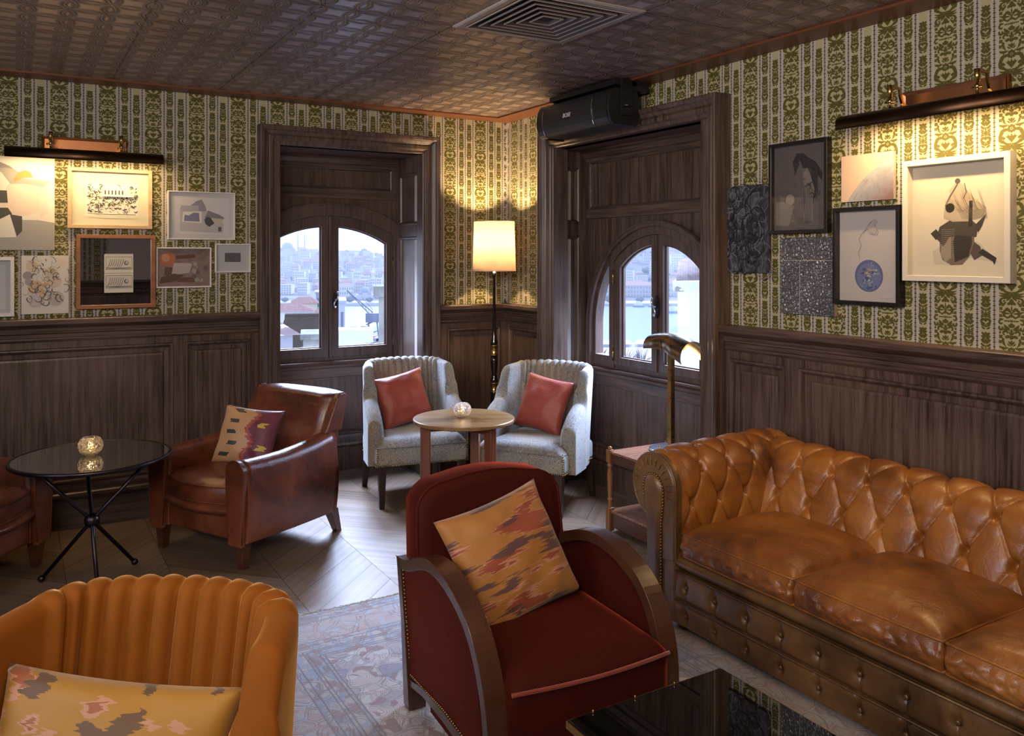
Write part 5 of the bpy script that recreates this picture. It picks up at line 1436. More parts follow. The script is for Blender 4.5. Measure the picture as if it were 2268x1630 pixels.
p.draw([(G1, 'poly', q_([(-345, 1632), (204, 1632), (204, 1790), (120, 1805), (-345, 1800)])), ((.26, .26, .25), 'poly', q_([(-150, 2165), (-20, 2110), (40, 2060), (60, 1990), (10, 2000), (-60, 2040), (-200, 2080)])), (G1, 'poly', q_([(-120, 2090), (-40, 2100), (10, 2090), (30, 2045), (185, 2030), (140, 1995), (60, 1985), (-120, 1990)])),
        ((.55, .30, .10), 'poly', q_([(-5, 2030), (20, 2075), (55, 2090), (80, 2080), (95, 2050), (45, 2045), (5, 2020)])), (CR, 'poly', q_([(-345, 2120), (-120, 2110), (-60, 2070), (-20, 2010), (-40, 1960), (-345, 1950)])),
        (PK, 'poly', q_([(-30, 2008), (60, 2012), (140, 1995), (125, 1930), (125, 1850), (60, 1832), (-40, 1830), (-60, 1900)])), ((.78, .62, .54), 'poly', q_([(140, 1995), (185, 2030), (165, 1960), (170, 1850), (130, 1812), (122, 1900)])),
        (G3, 'poly', q_([(-200, 1970), (-35, 1970), (-30, 1900), (-200, 1900)])), (G3, 'poly', q_([(-200, 1870), (-30, 1872), (-10, 1840), (-20, 1780), (-200, 1740)])), (G3, 'poly', q_([(-20, 1835), (40, 1825), (40, 1740), (15, 1712)])), (CR, 'poly', q_([(-80, 1800), (-20, 1835), (12, 1705), (-120, 1700)]))], 'painted_shapes')
p = Pic('black and white etching of a house in a pale ash frame, under the light', TL, False, (.270, .731, 1.762, 2.121), grp=None).frame(.021, .028, W_ASH).back(.008, C(.70, .66, .50))
it = [((.80, .77, .66), 'poly', [(.17, .17), (.86, .19), (.86, .80), (.17, .78)])]
for _ in range(210):
    x, y = rg.uniform(.20, .83), rg.uniform(.24, .74)
    if .42 < x < .72 and .60 < y < .72: continue
    a0 = rg.uniform(0, 6.3); r0 = rg.uniform(.008, .028); it.append(((.035, .03, .025), 'line', ([(x + r0 * cos(a0 + t * 3), y + r0 * 1.2 * sin(a0 + t * 3)) for t in [k / 5 for k in range(6)]], rg.uniform(.003, .009))))
it += [((.82, .79, .70), 'poly', [(.38, .58), (.46, .70), (.62, .71), (.80, .58), (.80, .54), (.38, .54)])] + [((.05, .045, .04), 'poly', [(.42 + .045 * k, .58), (.437 + .045 * k, .58), (.437 + .045 * k, .66), (.42 + .045 * k, .66)]) for k in range(6)] + [((.05, .045, .04), 'line', ([(.20, .215), (.5, .20), (.83, .205)], .006))]
p.draw(it); p.glass()
p = Pic('paper collage of grey and violet shapes in a white frame, nearest the window', TL, False, (.819, 1.226, 1.700, 2.004)).frame(.008, .030, P_WHITE).back(.010, C(.60, .57, .56))
p.draw([((.66, .64, .64), 'poly', [(.09, .10), (.93, .10), (.93, .90), (.09, .90)]), ((.50, .48, .48), 'poly', [(.17, .16), (.84, .12), (.84, .34), (.62, .60), (.17, .66)]), ((.30, .29, .33), 'poly', [(.33, .72), (.42, .82), (.50, .86), (.56, .72), (.58, .60), (.34, .60)]), ((.42, .41, .45), 'poly', [(.18, .72), (.45, .72), (.45, .58), (.18, .60)]),
        ((.74, .72, .70), 'poly', [(.20, .36), (.50, .34), (.50, .60), (.22, .58)]), ((.22, .22, .32), 'poly', [(.23, .38), (.47, .37), (.46, .56), (.38, .57), (.30, .50), (.24, .52)]), ((.24, .23, .25), 'poly', [(.55, .46), (.60, .62), (.80, .52), (.86, .46), (.80, .40), (.62, .42)]), ((.08, .08, .075), 'poly', [(.54, .42), (.58, .48), (.70, .44), (.70, .34), (.62, .26), (.56, .32)]), ((.55, .50, .38), 'poly', [(.64, .46), (.82, .44), (.82, .30), (.70, .34)]), ((.12, .11, .11), 'poly', [(.76, .16), (.81, .16), (.81, .26), (.76, .26)])]); p.glass()
p = Pic('cherry-framed mirror with two banknote prints mounted on it, below the etching', TL, False, (.315, .749, 1.282, 1.725), 'framed_mirror', 'mirror').frame(.022, .034, W_CHERRY).back(.006, NT('mirror_silver', col=(.78, .8, .84), rough=.015, metal=1.).m, 'mirror')
nb = (.62, .59, .52); ink = (.09, .085, .08); it = [(nb, 'poly', [(.33, .18), (.74, .18), (.74, .77), (.33, .77)]), (ink, 'line', ([(.33, .475), (.5, .475), (.74, .475)], .003))]
for y0 in (.50, .22):
    it += [(ink, 'poly', [(.35, y0 + .03), (.725, y0 + .03), (.725, y0 + .225), (.35, y0 + .225)]), ((.56, .53, .47), 'poly', [(.355, y0 + .036), (.72, y0 + .036), (.72, y0 + .218), (.355, y0 + .218)])]
    it += [(ink, 'line', ([(.37 + .03 * k, y0 + .06 + .02 * sin(k)), (.40 + .03 * k, y0 + .10), (.42 + .03 * k, y0 + .19)], .004)) for k in range(7)] + [((.16, .15, .14), 'disc', (.64, y0 + .13, .035)), ((.45, .42, .38), 'disc', (.648, y0 + .135, .022)), (ink, 'line', ([(.36, y0 + .055), (.5, y0 + .05), (.71, y0 + .055)], .006))]
p.draw(it, 'banknote_print')
p = Pic('brown and coral painting of fruit and blossom in a thin white frame', TL, False, (.754, 1.081, 1.398, 1.652)).frame(.009, .022, P_WHITE).back(.014, mottled('muddy_brown_paint', [(.3, (.13, .085, .075)), (.6, (.22, .16, .145))], 5), 'painting')
it = [((.40, .34, .33), 'poly', [(.26, .30), (.60, .36), (.66, .62), (.30, .62)]), ((.36, .12, .06), 'disc', (.18, .72, .15)), ((.44, .22, .14), 'disc', (.15, .76, .08)), ((.10, .05, .035), 'poly', [(.34, .82), (.70, .86), (.72, .76), (.34, .72)]), ((.09, .05, .035), 'poly', [(.04, .08), (.34, .14), (.50, .30), (.30, .34), (.06, .24)]), ((.11, .06, .04), 'poly', [(.12, .30), (.26, .28), (.28, .50), (.14, .52)]), ((.12, .06, .045), 'poly', [(.36, .12), (.70, .10), (.72, .24), (.38, .24)])]
for _ in range(26): it.append((rg.choice([(.30, .27, .26), (.20, .165, .155), (.14, .10, .09)]), 'disc', (rg.uniform(.66, .92), rg.uniform(.14, .66), rg.uniform(.025, .05))))
for _ in range(9): it.append(((.20, .13, .10), 'line', ([(rg.uniform(.72, .8), .72), (rg.uniform(.8, .88), .80), (rg.uniform(.85, .95), .92)], .018)))
p.draw(it)
p = Pic('small dark print floating in a little white box frame beside the far window casing', TL, False, (1.103, 1.327, 1.491, 1.676)).frame(.009, .024, P_WHITE).back(.008, C(.52, .52, .54)).draw([((.11, .10, .11), 'poly', [(.26, .35), (.74, .35), (.74, .70), (.26, .70)])] + scrib(rg, .5, .52, .2, .13, 14, .006, (.24, .2, .18)) + [((.16, .16, .05), 'disc', (.36, .42, .03)), ((.16, .16, .05), 'disc', (.6, .55, .025))]); p.glass()
p = Pic('empty-looking white box frame at the lower edge of the picture group, by the swirling drawing', TL, False, (-.32, .002, 1.253, 1.592)).frame(.020, .032, P_WHITE).back(.006, C(.56, .54, .52)); p.draw([((.66, .65, .63), 'poly', [(.08, .08), (.92, .08), (.92, .92), (.08, .92)])]); p.glass()
it = []
for cx, cy, r, col in ((.22, .82, .13, (.62, .50, .36)), (.3, .45, .17, (.60, .45, .30)), (.62, .7, .15, (.58, .50, .38)), (.85, .88, .09, (.68, .58, .44)), (.7, .55, .15, (.62, .52, .42)), (.13, .66, .10, (.32, .29, .30)), (.15, .55, .08, (.36, .32, .34)), (.3, .24, .17, (.55, .50, .50)), (.72, .26, .18, (.52, .46, .44)), (.5, .5, .05, (.70, .38, .18)), (.45, .36, .08, (.64, .44, .28))): it.append((col, 'disc', (cx, cy, r)))
for cx, cy in ((.25, .85), (.4, .55), (.6, .8), (.3, .3), (.7, .3), (.5, .45), (.2, .65), (.8, .6)): it += scrib(rg, cx, cy, .2, .16, 7, .006, (.10, .085, .09)) + scrib(rg, cx, cy, .22, .16, 5, .004, (.45, .33, .25))
Pic('unframed cream drawing of swirling ink and ochre blobs beside the mirror', TL, False, (.036, .277, 1.262, 1.600), 'ink_drawing', 'drawing').canvas(.016, C(.66, .63, .58)).draw(it)

# right wall; flip so x runs the way it is read
Pic('dark silver-black textured painting, closest to the arched window casing', TR, True, (2.950, 3.258, 1.512, 1.962), 'textured_painting', 'painting').canvas(.022, mottled('crumpled_black_silver', [(.3, (.012, .012, .016)), (.5, (.05, .05, .062)), (.62, (.12, .12, .145)), (.75, (.28, .28, .33))], 9, 2.5, .28, 1.)).draw(scrib(rg, .72, .42, .14, .06, 22, .010, (.008, .008, .010)) + scrib(rg, .5, .5, .45, .45, 40, .006, (.16, .16, .19)) + scrib(rg, .4, .5, .4, .45, 40, .008, (.02, .02, .024)))
p = Pic('tall black-framed charcoal drawing of a bird-headed standing figure', TR, True, (2.589, 2.939, 1.707, 2.152)).frame(.017, .036, P_BLACK).back(.012, mottled('charcoal_ground', [(.3, (.085, .072, .075)), (.7, (.125, .105, .105))], 3, .5), 'drawing_sheet')
it = [((.17, .145, .14), 'poly', [(.56, .10), (.60, .36), (.58, .52), (.55, .64), (.62, .72), (.70, .70), (.78, .50), (.74, .34), (.74, .10)]), ((.20, .17, .16), 'disc', (.60, .66, .035)), ((.02, .018, .02), 'poly', [(.36, .80), (.44, .90), (.56, .90), (.66, .84), (.80, .78), (.92, .64), (.90, .56), (.80, .66), (.66, .72), (.56, .72), (.50, .82), (.42, .66)]), ((.03, .027, .03), 'poly', [(.38, .78), (.40, .64), (.50, .78)])]
for k in range(12): it.append(((.022, .02, .022), 'line', ([(.58 + .02 * k, .82 - .006 * k), (.70 + .012 * k, .64), (.78 + .004 * k, .46), (.74 + .005 * k, .30 + .01 * k)], .004)))
for k in range(5): it.append(((.03, .026, .028), 'line', ([(.58 + .035 * k, .52), (.585 + .03 * k, .30), (.60 + .025 * k, .08)], .003)))
it += scrib(rg, .72, .46, .12, .1, 14, .005, (.03, .028, .03)) + [((.10, .09, .09), 'line', ([(.38, .50), (.50, .56), (.60, .60)], .014))] + scrib(rg, .2, .16, .16, .12, 16, .004, (.22, .19, .18)) + [((.25, .22, .20), 'disc', (.32, .36, .085)), ((.20, .175, .165), 'poly', [(.04, .06), (.30, .05), (.40, .28), (.20, .34), (.04, .34)])]
p.draw(it); p.glass()
pm = NT('planet_paint', rough=.55); x_, y_, z_ = pm.sep(pm.co())[:3]
dd_ = pm.M('SQRT', pm.M('ADD', pm.M('POWER', pm.M('ADD', y_, .26), 2.), pm.M('POWER', pm.M('ADD', z_, .33), 2.)))
stv = pm.comb(pm.M('MULTIPLY', dd_, 40.), pm.M('MULTIPLY', pm.M('ARCTAN2', pm.M('ADD', y_, .26), pm.M('ADD', z_, .33)), 9.), 0)
sn = pm.noise(stv, 1., 4, .65, .6); gr = pm.M('MULTIPLY', pm.M('SUBTRACT', dd_, .1), 2.6)
gc = pm.ramp(pm.M('SUBTRACT', gr, 0), [(.1, (.20, .075, .05)), (.45, (.22, .14, .13)), (.68, (.36, .38, .45)), (.83, (.55, .56, .58))])
pc = pm.mix(pm.M('MULTIPLY', sn, .7), gc, (.12, .06, .06)); pc = pm.mix(pm.M('GREATER_THAN', dd_, .425), pc, (.70, .50, .36)); pm.set(col=pc)
Pic('small unframed canvas of a streaked planet horizon, topmost under the bar light', TR, True, (2.257, 2.522, 1.843, 2.052), 'planet_canvas', 'painting').canvas(.020, pm.m, C(.60, .52, .42))
p = Pic('black-framed drawing of an astronaut tethered to a blue earth balloon', TR, True, (2.216, 2.554, 1.380, 1.817)).frame(.017, .042, P_BLACK).back(.012, C(.50, .46, .45), 'drawing_sheet')
it = [((.10, .125, .26), 'disc', (.50, .28, .235)), ((.14, .17, .33), 'disc', (.50, .27, .20))]
for _ in range(46):
    a = rg.uniform(0, 6.28); r = rg.uniform(0, .195); it.append((rg.choice([(.38, .36, .40), (.24, .26, .36), (.07, .09, .2), (.32, .26, .27)]), 'disc', (.50 + r * cos(a), .28 + r * .77 * sin(a), rg.uniform(.01, .034), rg.uniform(.006, .016))))
it += [((.22, .19, .19), 'line', ([(.36, .46), (.33, .54), (.38, .62), (.34, .68), (.38, .74), (.46, .80)], .0022)), ((.22, .19, .19), 'line', ([(.46, .80), (.50, .84), (.56, .88), (.60, .86), (.62, .80), (.58, .76)], .003)), ((.40, .36, .35), 'disc', (.60, .875, .04)), ((.42, .38, .37), 'poly', [(.50, .84), (.58, .86), (.64, .80), (.62, .74), (.52, .76)]), ((.24, .21, .21), 'line', ([(.62, .80), (.66, .76), (.64, .72)], .003)), ((.24, .21, .21), 'line', ([(.50, .80), (.44, .78), (.42, .75)], .003)),
       ((.66, .66, .68), 'line', ([(.72, .072), (.80, .066), (.90, .07)], .0025)), ((.66, .66, .68), 'line', ([(.72, .055), (.8, .05), (.88, .053)], .0025))]
p.draw(it); p.glass()
p = Pic('large deep white box frame with a dark collaged figure on cream paper', TR, True, (1.753, 2.201, 1.494, 1.997)).frame(.024, .044, plain('cream_white_lacquer', (.66, .61, .54), .45)).back(.006, C(.62, .56, .45), 'mount_board')
it = [((.50, .46, .38), 'poly', [(.24, .10), (.50, .09), (.62, .16), (.90, .12), (.70, .30), (.40, .30), (.22, .22)]), ((.16, .12, .09), 'poly', [(.30, .22), (.33, .14), (.42, .095), (.54, .10), (.62, .18), (.66, .30), (.66, .42), (.48, .48), (.34, .42), (.30, .32)]), ((.30, .25, .20), 'poly', [(.31, .20), (.36, .12), (.42, .16), (.42, .40), (.34, .40)]), ((.03, .025, .02), 'poly', [(.46, .12), (.60, .17), (.64, .30), (.62, .42), (.50, .44), (.44, .30)]),
      ((.06, .05, .04), 'poly', [(.26, .34), (.30, .44), (.42, .50), (.62, .50), (.70, .44), (.68, .34), (.50, .36), (.40, .34), (.34, .26)]), ((.04, .035, .03), 'poly', [(.20, .38), (.26, .42), (.32, .36), (.26, .32)]), ((.08, .06, .05), 'poly', [(.66, .30), (.72, .26), (.74, .18), (.66, .14), (.62, .20)]), ((.03, .025, .02), 'poly', [(.70, .20), (.84, .13), (.86, .10), (.88, .16), (.74, .24)]), ((.05, .04, .035), 'poly', [(.66, .44), (.78, .54), (.74, .44), (.70, .38)]),
      ((.44, .36, .26), 'poly', [(.34, .52), (.36, .66), (.46, .80), (.54, .80), (.68, .66), (.78, .60), (.76, .52), (.60, .48), (.44, .48)]), ((.50, .42, .31), 'poly', [(.40, .76), (.48, .84), (.56, .80), (.52, .66), (.42, .68)]), ((.10, .08, .07), 'disc', (.49, .84, .028)), ((.10, .085, .07), 'line', ([(.36, .62), (.42, .72), (.48, .80), (.50, .84)], .007)), ((.12, .1, .08), 'line', ([(.56, .82), (.58, .74), (.55, .68)], .005)),
      ((.015, .012, .01), 'disc', (.41, .605, .048)), ((.46, .38, .29), 'poly', [(.36, .54), (.46, .58), (.56, .54), (.56, .48), (.44, .49)]), ((.025, .02, .018), 'poly', [(.60, .44), (.64, .44), (.645, .66), (.61, .66)])]
for k in range(22): it.append(((.14, .115, .095), 'line', ([(.42 + .014 * k, .66 + .10 * sin(k)), (.50 + .013 * k, .58), (.54 + .012 * k, .50)], .0016)))
for k in range(16): it.append(((.34, .29, .23), 'line', ([(.32, .16 + .017 * k), (.38, .155 + .017 * k), (.46, .16 + .017 * k)], .0014)))
p.draw(it); p.glass(.040)
sv = NT('crinkled_silver_foil', metal=.55, rough=.38); v = sv.co(); e1 = sv.vor(v, 62, 'DISTANCE_TO_EDGE'); e2 = sv.vor(sv.VM('ADD', v, sv.VM('MULTIPLY', sv.noise(v, 10, 2, col=True), (.1, .1, .1))), 38, 'DISTANCE_TO_EDGE')
ee = sv.M('MINIMUM', e1, e2); sv.set(col=sv.mix(sv.M('MINIMUM', 1., sv.M('MULTIPLY', ee, 10.)), (.09, .09, .10), sv.mix(sv.noise(v, 6, 3), (.16, .16, .18), (.42, .42, .46)))); sv.bump(ee, .9, .02)
Pic('silver crinkled relief panel with a thin cross line, lowest of the group', TR, True, (2.556, 2.868, 1.318, 1.688), 'relief_panel', 'painting').canvas(.024, sv.m, W_ASH).draw([((.60, .56, .48), 'line', ([(.0, .70), (.5, .70), (1., .70)], .003)), ((.60, .56, .48), 'line', ([(.365, .0), (.365, .35), (.365, .70)], .003))])
# ============================================================ the city outside
_f, _yh, _th = 1854., 566., R_(59.25)
_FW = Vector((cos(_th), sin(_th), 0)); _RT = Vector((_FW.y, -_FW.x, 0))
def at(px, py, D):
    d = _FW + _RT * ((px - 1134) / _f); return Vector((d.x * D, d.y * D, 1.6 - (py - _yh) * D / _f))
WL = -39.                       # water level
def out_mat(name, stops, scale, det=3, rough=.85, vscale=(1, 1, 1)):
    n = NT(name, rough=rough); n.set(col=n.ramp(n.noise(n.co(scale=vscale), scale, det, .6), stops), spec=.2); return n.m
WATER = NT('bay_water', col=(.30, .40, .48), rough=.22); WATER.bump(WATER.noise(WATER.co(scale=(.5, .5, .5)), 1., 3), .25, .3)
mb = MB()
def wat(u, w):
    a = R_(-2 + 100 * u); r = 60 + 860 * w; return (r * cos(a), r * sin(a), WL)
mb.grid(wat, 30, 10, smooth=False); tag(mb.build('water', WATER.m), kind='structure')
HILL = out_mat('hillside_scrub', [(.3, (.10, .11, .12)), (.5, (.17, .165, .17)), (.7, (.25, .22, .21))], .03, 5)
def hill_z(ang, D):
    """height of the far hill; ang = bearing in degrees from the view axis, right positive"""
    t = min(1., max(0., (D - 700) / 640.)); s = t * t * (3 - 2 * t)
    top = 36 + 6 * sin(ang * .35) if ang < 0 else 36 + 7.5 * ang
    return WL + 3 + s * (top + 3 * sin(ang * 1.7) + 2 * sin(D * .03))
mb = MB()
def hp(u, w):
    ang = -24 + 50 * u; D = 690 + 800 * w; k = math.tan(R_(ang)); p = _FW * D + _RT * (D * k)
    return (p.x, p.y, hill_z(ang, D) if w > 0 else WL - 1)
mb.grid(hp, 80, 30); tag(mb.build('hillside', HILL), kind='structure')
mb = MB()
def qp(u, w):
    ang = -24 + 50 * u; D = 672 + 40 * w; k = math.tan(R_(ang)); p = _FW * D + _RT * (D * k); return (p.x, p.y, WL + 2.2)
mb.grid(qp, 60, 2); mb.grid(lambda u, w: (qp(u, 0)[0], qp(u, 0)[1], WL + 2.2 * w), 60, 1); tag(mb.build('far_quay', C(.42, .42, .42)), kind='structure')

def house_mesh(mb, w, d, h, roof, floors, cols):
    mb.box(-w / 2, -d / 2, -6, w / 2, d / 2, h, 0)
    if roof:
        rh = w * .22; V = [(-w / 2 - .4, -d / 2 - .4, h), (w / 2 + .4, -d / 2 - .4, h), (w / 2 + .4, d / 2 + .4, h), (-w / 2 - .4, d / 2 + .4, h), (-w * .2, 0, h + rh), (w * .2, 0, h + rh)]
        mb.add(V, [(0, 1, 5, 4), (1, 2, 5), (2, 3, 4, 5), (3, 0, 4), (0, 3, 2, 1)], 1)
    else: mb.box(-w / 2 - .2, -d / 2 - .2, h, w / 2 + .2, d / 2 + .2, h + .5, 1)
    for i in range(floors):
        for j in range(cols):
            x = -w / 2 + w * (j + .5) / cols; z = h * (i + .45) / floors
            mb.box(x - w / cols * .22, -d / 2 - .06, z - h / floors * .2, x + w / cols * .22, -d / 2, z + h / floors * .28, 2)
WIN = C(.16, .18, .22, .4)
kinds = [((.52, .46, .42), (.38, .20, .16), 1, 3, 4, 13, 9, 'small cream house with a hipped terracotta roof on the hillside over the bay', 'cream houses on the far hillside'),
         ((.66, .65, .64), (.48, .48, .5), 0, 4, 5, 15, 12, 'white flat-roofed block with four rows of windows on the hillside over the bay', 'white blocks on the far hillside'),
         ((.44, .33, .29), (.34, .19, .15), 1, 2, 3, 11, 7, 'rose-brown two-storey house with terracotta roof on the hillside over the bay', 'rose houses on the far hillside'),
         ((.50, .50, .55), (.35, .35, .40), 0, 3, 4, 12, 9, 'blue-grey flat-roofed house on the hillside over the bay', 'grey houses on the far hillside')]
protos = []
for wc, rc, rf, fl_, co_, w, h, lab, grp in kinds:
    mb = MB(); house_mesh(mb, w, w * .8, h, rf, fl_, co_); o = mb.build('hillside_house', [C(*wc), C(*rc), WIN], recalc=False); tag(o, lab, 'house', grp); protos.append(o)
rh_ = random.Random(21); used = [False] * 4
def place_house(ang, D):
    k = rh_.choices(range(4), (4, 3, 3, 2))[0]; o = protos[k]
    if used[k]: o = protos[k].copy(); COL.objects.link(o)
    used[k] = True
    p = _FW * D + _RT * (D * math.tan(R_(ang))); o.location = (p.x, p.y, hill_z(ang, D))
    o.rotation_euler = (0, 0, R_(-30.75 - ang + rh_.uniform(-25, 25))); s = rh_.uniform(.55, .85); o.scale = (s * rh_.uniform(.8, 1.15), s, s * rh_.uniform(.8, 1.4))
_pl = [(Vector((at(640, 556, 1240).x, at(640, 556, 1240).y, 0)), 34.)]
def free(p, r):
    for q, r2 in _pl:
        if (p - q).length < r + r2: return False
    _pl.append((p.copy(), r)); return True
for lo, hi, n in ((-15.8, -8.2, 135), (5.0, 13.2, 165)):
    q = 0; tries = 0
    while q < n and tries < 20000:
        tries += 1; ang = rh_.uniform(lo, hi); D = 775 + 560 * rh_.random() ** 1.1
        p = _FW * D + _RT * (D * math.tan(R_(ang)))
        if D > 1240 and ang < 0: continue
        if free(p, 7.2): place_house(ang, D); q += 1
TREEM = out_mat('far_tree_foliage', [(.3, (.10, .125, .13)), (.7, (.17, .20, .20))], .8, 4)
mb = MB()
mb.grid(lambda u, w: tuple(c * (1 + .25 * mnoise.noise(Vector((u * 6, w * 5, 2)))) for c in (5.5 * cos(2 * pi * u) * sin(pi * w), 5.5 * sin(2 * pi * u) * sin(pi * w), 4 - 4.2 * cos(pi * w))), 14, 10, cu=True); tp_ = mb.build('hillside_tree', TREEM); tag(tp_, 'dark round tree between the houses on the far shore', 'tree', 'trees on the far shore')
for q in range(90):
    o = tp_ if q == 0 else tp_.copy()
    if q: COL.objects.link(o)
    ang = rh_.uniform(-15.8, -8.2) if q % 2 else rh_.uniform(5, 13.2); D = rh_.choice((690, rh_.uniform(775, 1330), rh_.uniform(775, 1330)))
    while not free(_FW * D + _RT * (D * math.tan(R_(ang))), 5.6): ang = rh_.uniform(-15.8, -8.2) if q % 2 else rh_.uniform(5, 13.2); D = rh_.uniform(790, 1300)
    p = _FW * D + _RT * (D * math.tan(R_(ang))); s = rh_.uniform(.45, .8); o.location = (p.x, p.y, hill_z(ang, D) - .5); o.scale = (s * 1.2, s * 1.2, s)

def bld(name, label, px0, px1, py, D, mats, roof=0, fl_=3, co_=4, dep=None, hh=None, cat='building', yaw=None, bottom=None):
    """building whose face spans px0..px1 and whose eaves stand at py, D metres away"""
    a = at(px0, py, D); b = at(px1, py, D); w = (b - a).length; c = (a + b) / 2; h = c.z - (bottom if bottom is not None else WL + 2)
    mb = MB(); dep = dep or w * .6; rel = hh or h
    mb.box(-w / 2, 0, -h, w / 2, dep, 0, 0)
    if roof:
        rh = roof; mb.add([(-w / 2 - .3, -.3, 0), (w / 2 + .3, -.3, 0), (w / 2 + .3, dep + .3, 0), (-w / 2 - .3, dep + .3, 0), (-w * .25, dep / 2, rh), (w * .25, dep / 2, rh)], [(0, 1, 5, 4), (1, 2, 5), (2, 3, 4, 5), (3, 0, 4), (0, 3, 2, 1)], 1)
    else: mb.box(-w / 2 - .15, -.15, 0, w / 2 + .15, dep + .15, .3, 1)
    for i in range(fl_):
        for j in range(co_):
            x = -w / 2 + w * (j + .5) / co_; z = -rel * (i + .5) / max(fl_, 1)
            mb.box(x - w / co_ * .2, -.05, z - rel / fl_ * .25, x + w / co_ * .2, 0, z + rel / fl_ * .25, 2)
    o = mb.build(name, mats, recalc=False); o.location = c
    o.rotation_euler = (0, 0, R_(-30.75 - math.degrees(math.atan(((px0 + px1) / 2 - 1134) / _f))) if yaw is None else R_(yaw))
    return tag(o, label, cat)
BR = NT('rubble_brick', rough=.95); v = BR.co(); br = BR.n('TexBrick'); BR.put(br.inputs['Vector'], BR.co(rot=(R_(90), 0, 0))); br.inputs['Scale'].default_value = 3.5; br.inputs['Color1'].default_value = (.14, .085, .05, 1); br.inputs['Color2'].default_value = (.08, .055, .04, 1); br.inputs['Mortar'].default_value = (.17, .13, .10, 1)
BR.set(col=BR.mix(BR.noise(v, 2.2, 6, .75), br.outputs[0], (.05, .05, .045))); BR.bump(BR.noise(v, 8, 5, .7), .8, .05)
mb = MB(); a = at(622, 697, 60); b = at(706, 699, 60); w = (b - a).length
top = [(0, .0), (.12, .05), (.3, -.02), (.55, .0), (.8, .03), (1, -.02)]
mb.prism([(-w / 2 - .1, -18), (-w / 2, -2.0), (-w / 2 + .1, -.9), (-w / 2 + .3, -.3)] + [(w * (t - .5), z) for t, z in top if t > .1] + [(w / 2 + .02, -18)], lambda a_, b_, d: (a_, d, b_), 0, .9)
mb.box(-w / 2 + .35, -.1, -.02, w / 2, 1., .10); o = mb.build('brick_gable_wall', BR.m); o.location = (a + b) / 2; o.rotation_euler = (0, 0, R_(-16)); tag(o, 'weathered dark brick gable wall outside the far window', 'wall')
TILE = out_mat('weathered_roof_tile', [(.3, (.15, .065, .05)), (.7, (.27, .14, .115))], 3., 3); TILE2 = out_mat('pale_worn_roof', [(.45, (.16, .10, .09)), (.62, (.20, .14, .12)), (.66, (.75, .74, .72))], .9, 2)
CON = out_mat('stained_concrete', [(.3, (.16, .16, .14)), (.6, (.36, .35, .31)), (.8, (.45, .43, .38))], 1.2, 5)
WH = C(.68, .68, .66); YL = C(.56, .48, .32); GREY = C(.40, .41, .45)
bld('roof_house', 'long white house with a red tiled roof behind the brick gable wall', 590, 690, 690, 95, [WH, TILE, WIN], .7, 2, 7, 8)
bld('roof_house', 'brown hipped roof house at the far end of the roofs by the bay', 648, 702, 672, 140, [YL, TILE, WIN], .9, 1, 4, 9)
bld('low_roof', 'low dark roof with white patches at the bottom of the far window', 585, 648, 742, 34, [GREY, TILE2, WIN], .5, 1, 2, 4.5, yaw=-4)
bld('concrete_shed', 'grey stained concrete shed beside the brick gable wall', 672, 722, 752, 46, [CON, CON, WIN], 0, 1, 3, 3)
bld('narrow_tower', 'narrow grey tower block rising beside the brick gable wall', 700, 722, 650, 150, [GREY, GREY, WIN], 0, 10, 2, 8)
bld('yellow_house', 'narrow cream house between gable wall and tower', 704, 726, 696, 72, [C(.62, .56, .42), TILE, WIN], .5, 3, 2, 4)
bld('apartment_slab', 'tall grey apartment slab cut by the far window stile', 738, 764, 672, 90, [C(.46, .47, .50), GREY, WIN], 0, 9, 2, 8)
bld('concrete_pillar', 'tall stained concrete chimney stack at the edge of the far window', 839, 870, 657, 24, [CON, CON, WIN], 0, 1, 1, .5)
bld('white_parapet', 'white roof parapet at the bottom of the far window', 745, 812, 758, 20, [WH, WH, WIN], 0, 1, 1, .6)
bld('hotel_block', 'broad white hotel block on the far skyline', 748, 796, 555, 1330, [C(.62, .64, .70), C(.5, .5, .55), C(.34, .38, .48)], 0, 6, 12, 30, hh=30)
bld('skyline_block', 'long low grey block on the far skyline beside the hotel', 815, 872, 566, 1330, [C(.50, .53, .60), C(.45, .48, .55), C(.34, .38, .48)], 0, 4, 14, 30, hh=24)
bld('shore_villa', 'white shore villa beside the little mosque over the bay', 752, 782, 634, 735, [WH, C(.42, .26, .22), WIN], 3, 3, 6, 10, hh=12)
bld('shore_house', 'row of ochre and blue houses on the far shore', 826, 872, 632, 735, [C(.55, .50, .42), C(.5, .5, .5), WIN], 0, 3, 10, 10, hh=12)
# small mosque on the shore and the great mosque on the ridge
def mosque(label, px, py, D, s, mins):
    t = thing('mosque', label, 'mosque', at(px, py, D)); t.rotation_euler = (0, 0, R_(-18))
    mb = MB(); mb.box(-s, -s, -s * 3, s, s, 0); mb.box(-s * .7, -s * .7, 0, s * .7, s * .7, s * .25); mb.build('hall', C(.50, .50, .55), t)
    mb = MB(); mb.lathe([(s * .62, s * .2), (s * .62, s * .38), (s * .56, s * .62), (s * .40, s * .82), (s * .2, s * .92), (.01, s * .96)], 24); mb.lathe([(.05, s * .95), (.04, s * 1.2)], 6)
    for a in (0, 1, 2, 3): mb.ball((s * .75 * cos(a * pi / 2 + .78), s * .75 * sin(a * pi / 2 + .78), s * .12), s * .28, n=10)
    mb.build('dome', C(.28, .30, .36), t)
    for x in mins:
        mb = MB(); mb.lathe([(s * .05, -s * 2), (s * .05, s * 1.1), (s * .085, s * 1.12), (s * .085, s * 1.18), (s * .04, s * 1.2), (s * .04, s * 1.6), (s * .07, s * 1.62), (s * .035, s * 1.66), (s * .03, s * 1.9), (.01, s * 2.3)], 10, (x * s, 0, 0)); mb.build('minaret', C(.30, .31, .38), t)
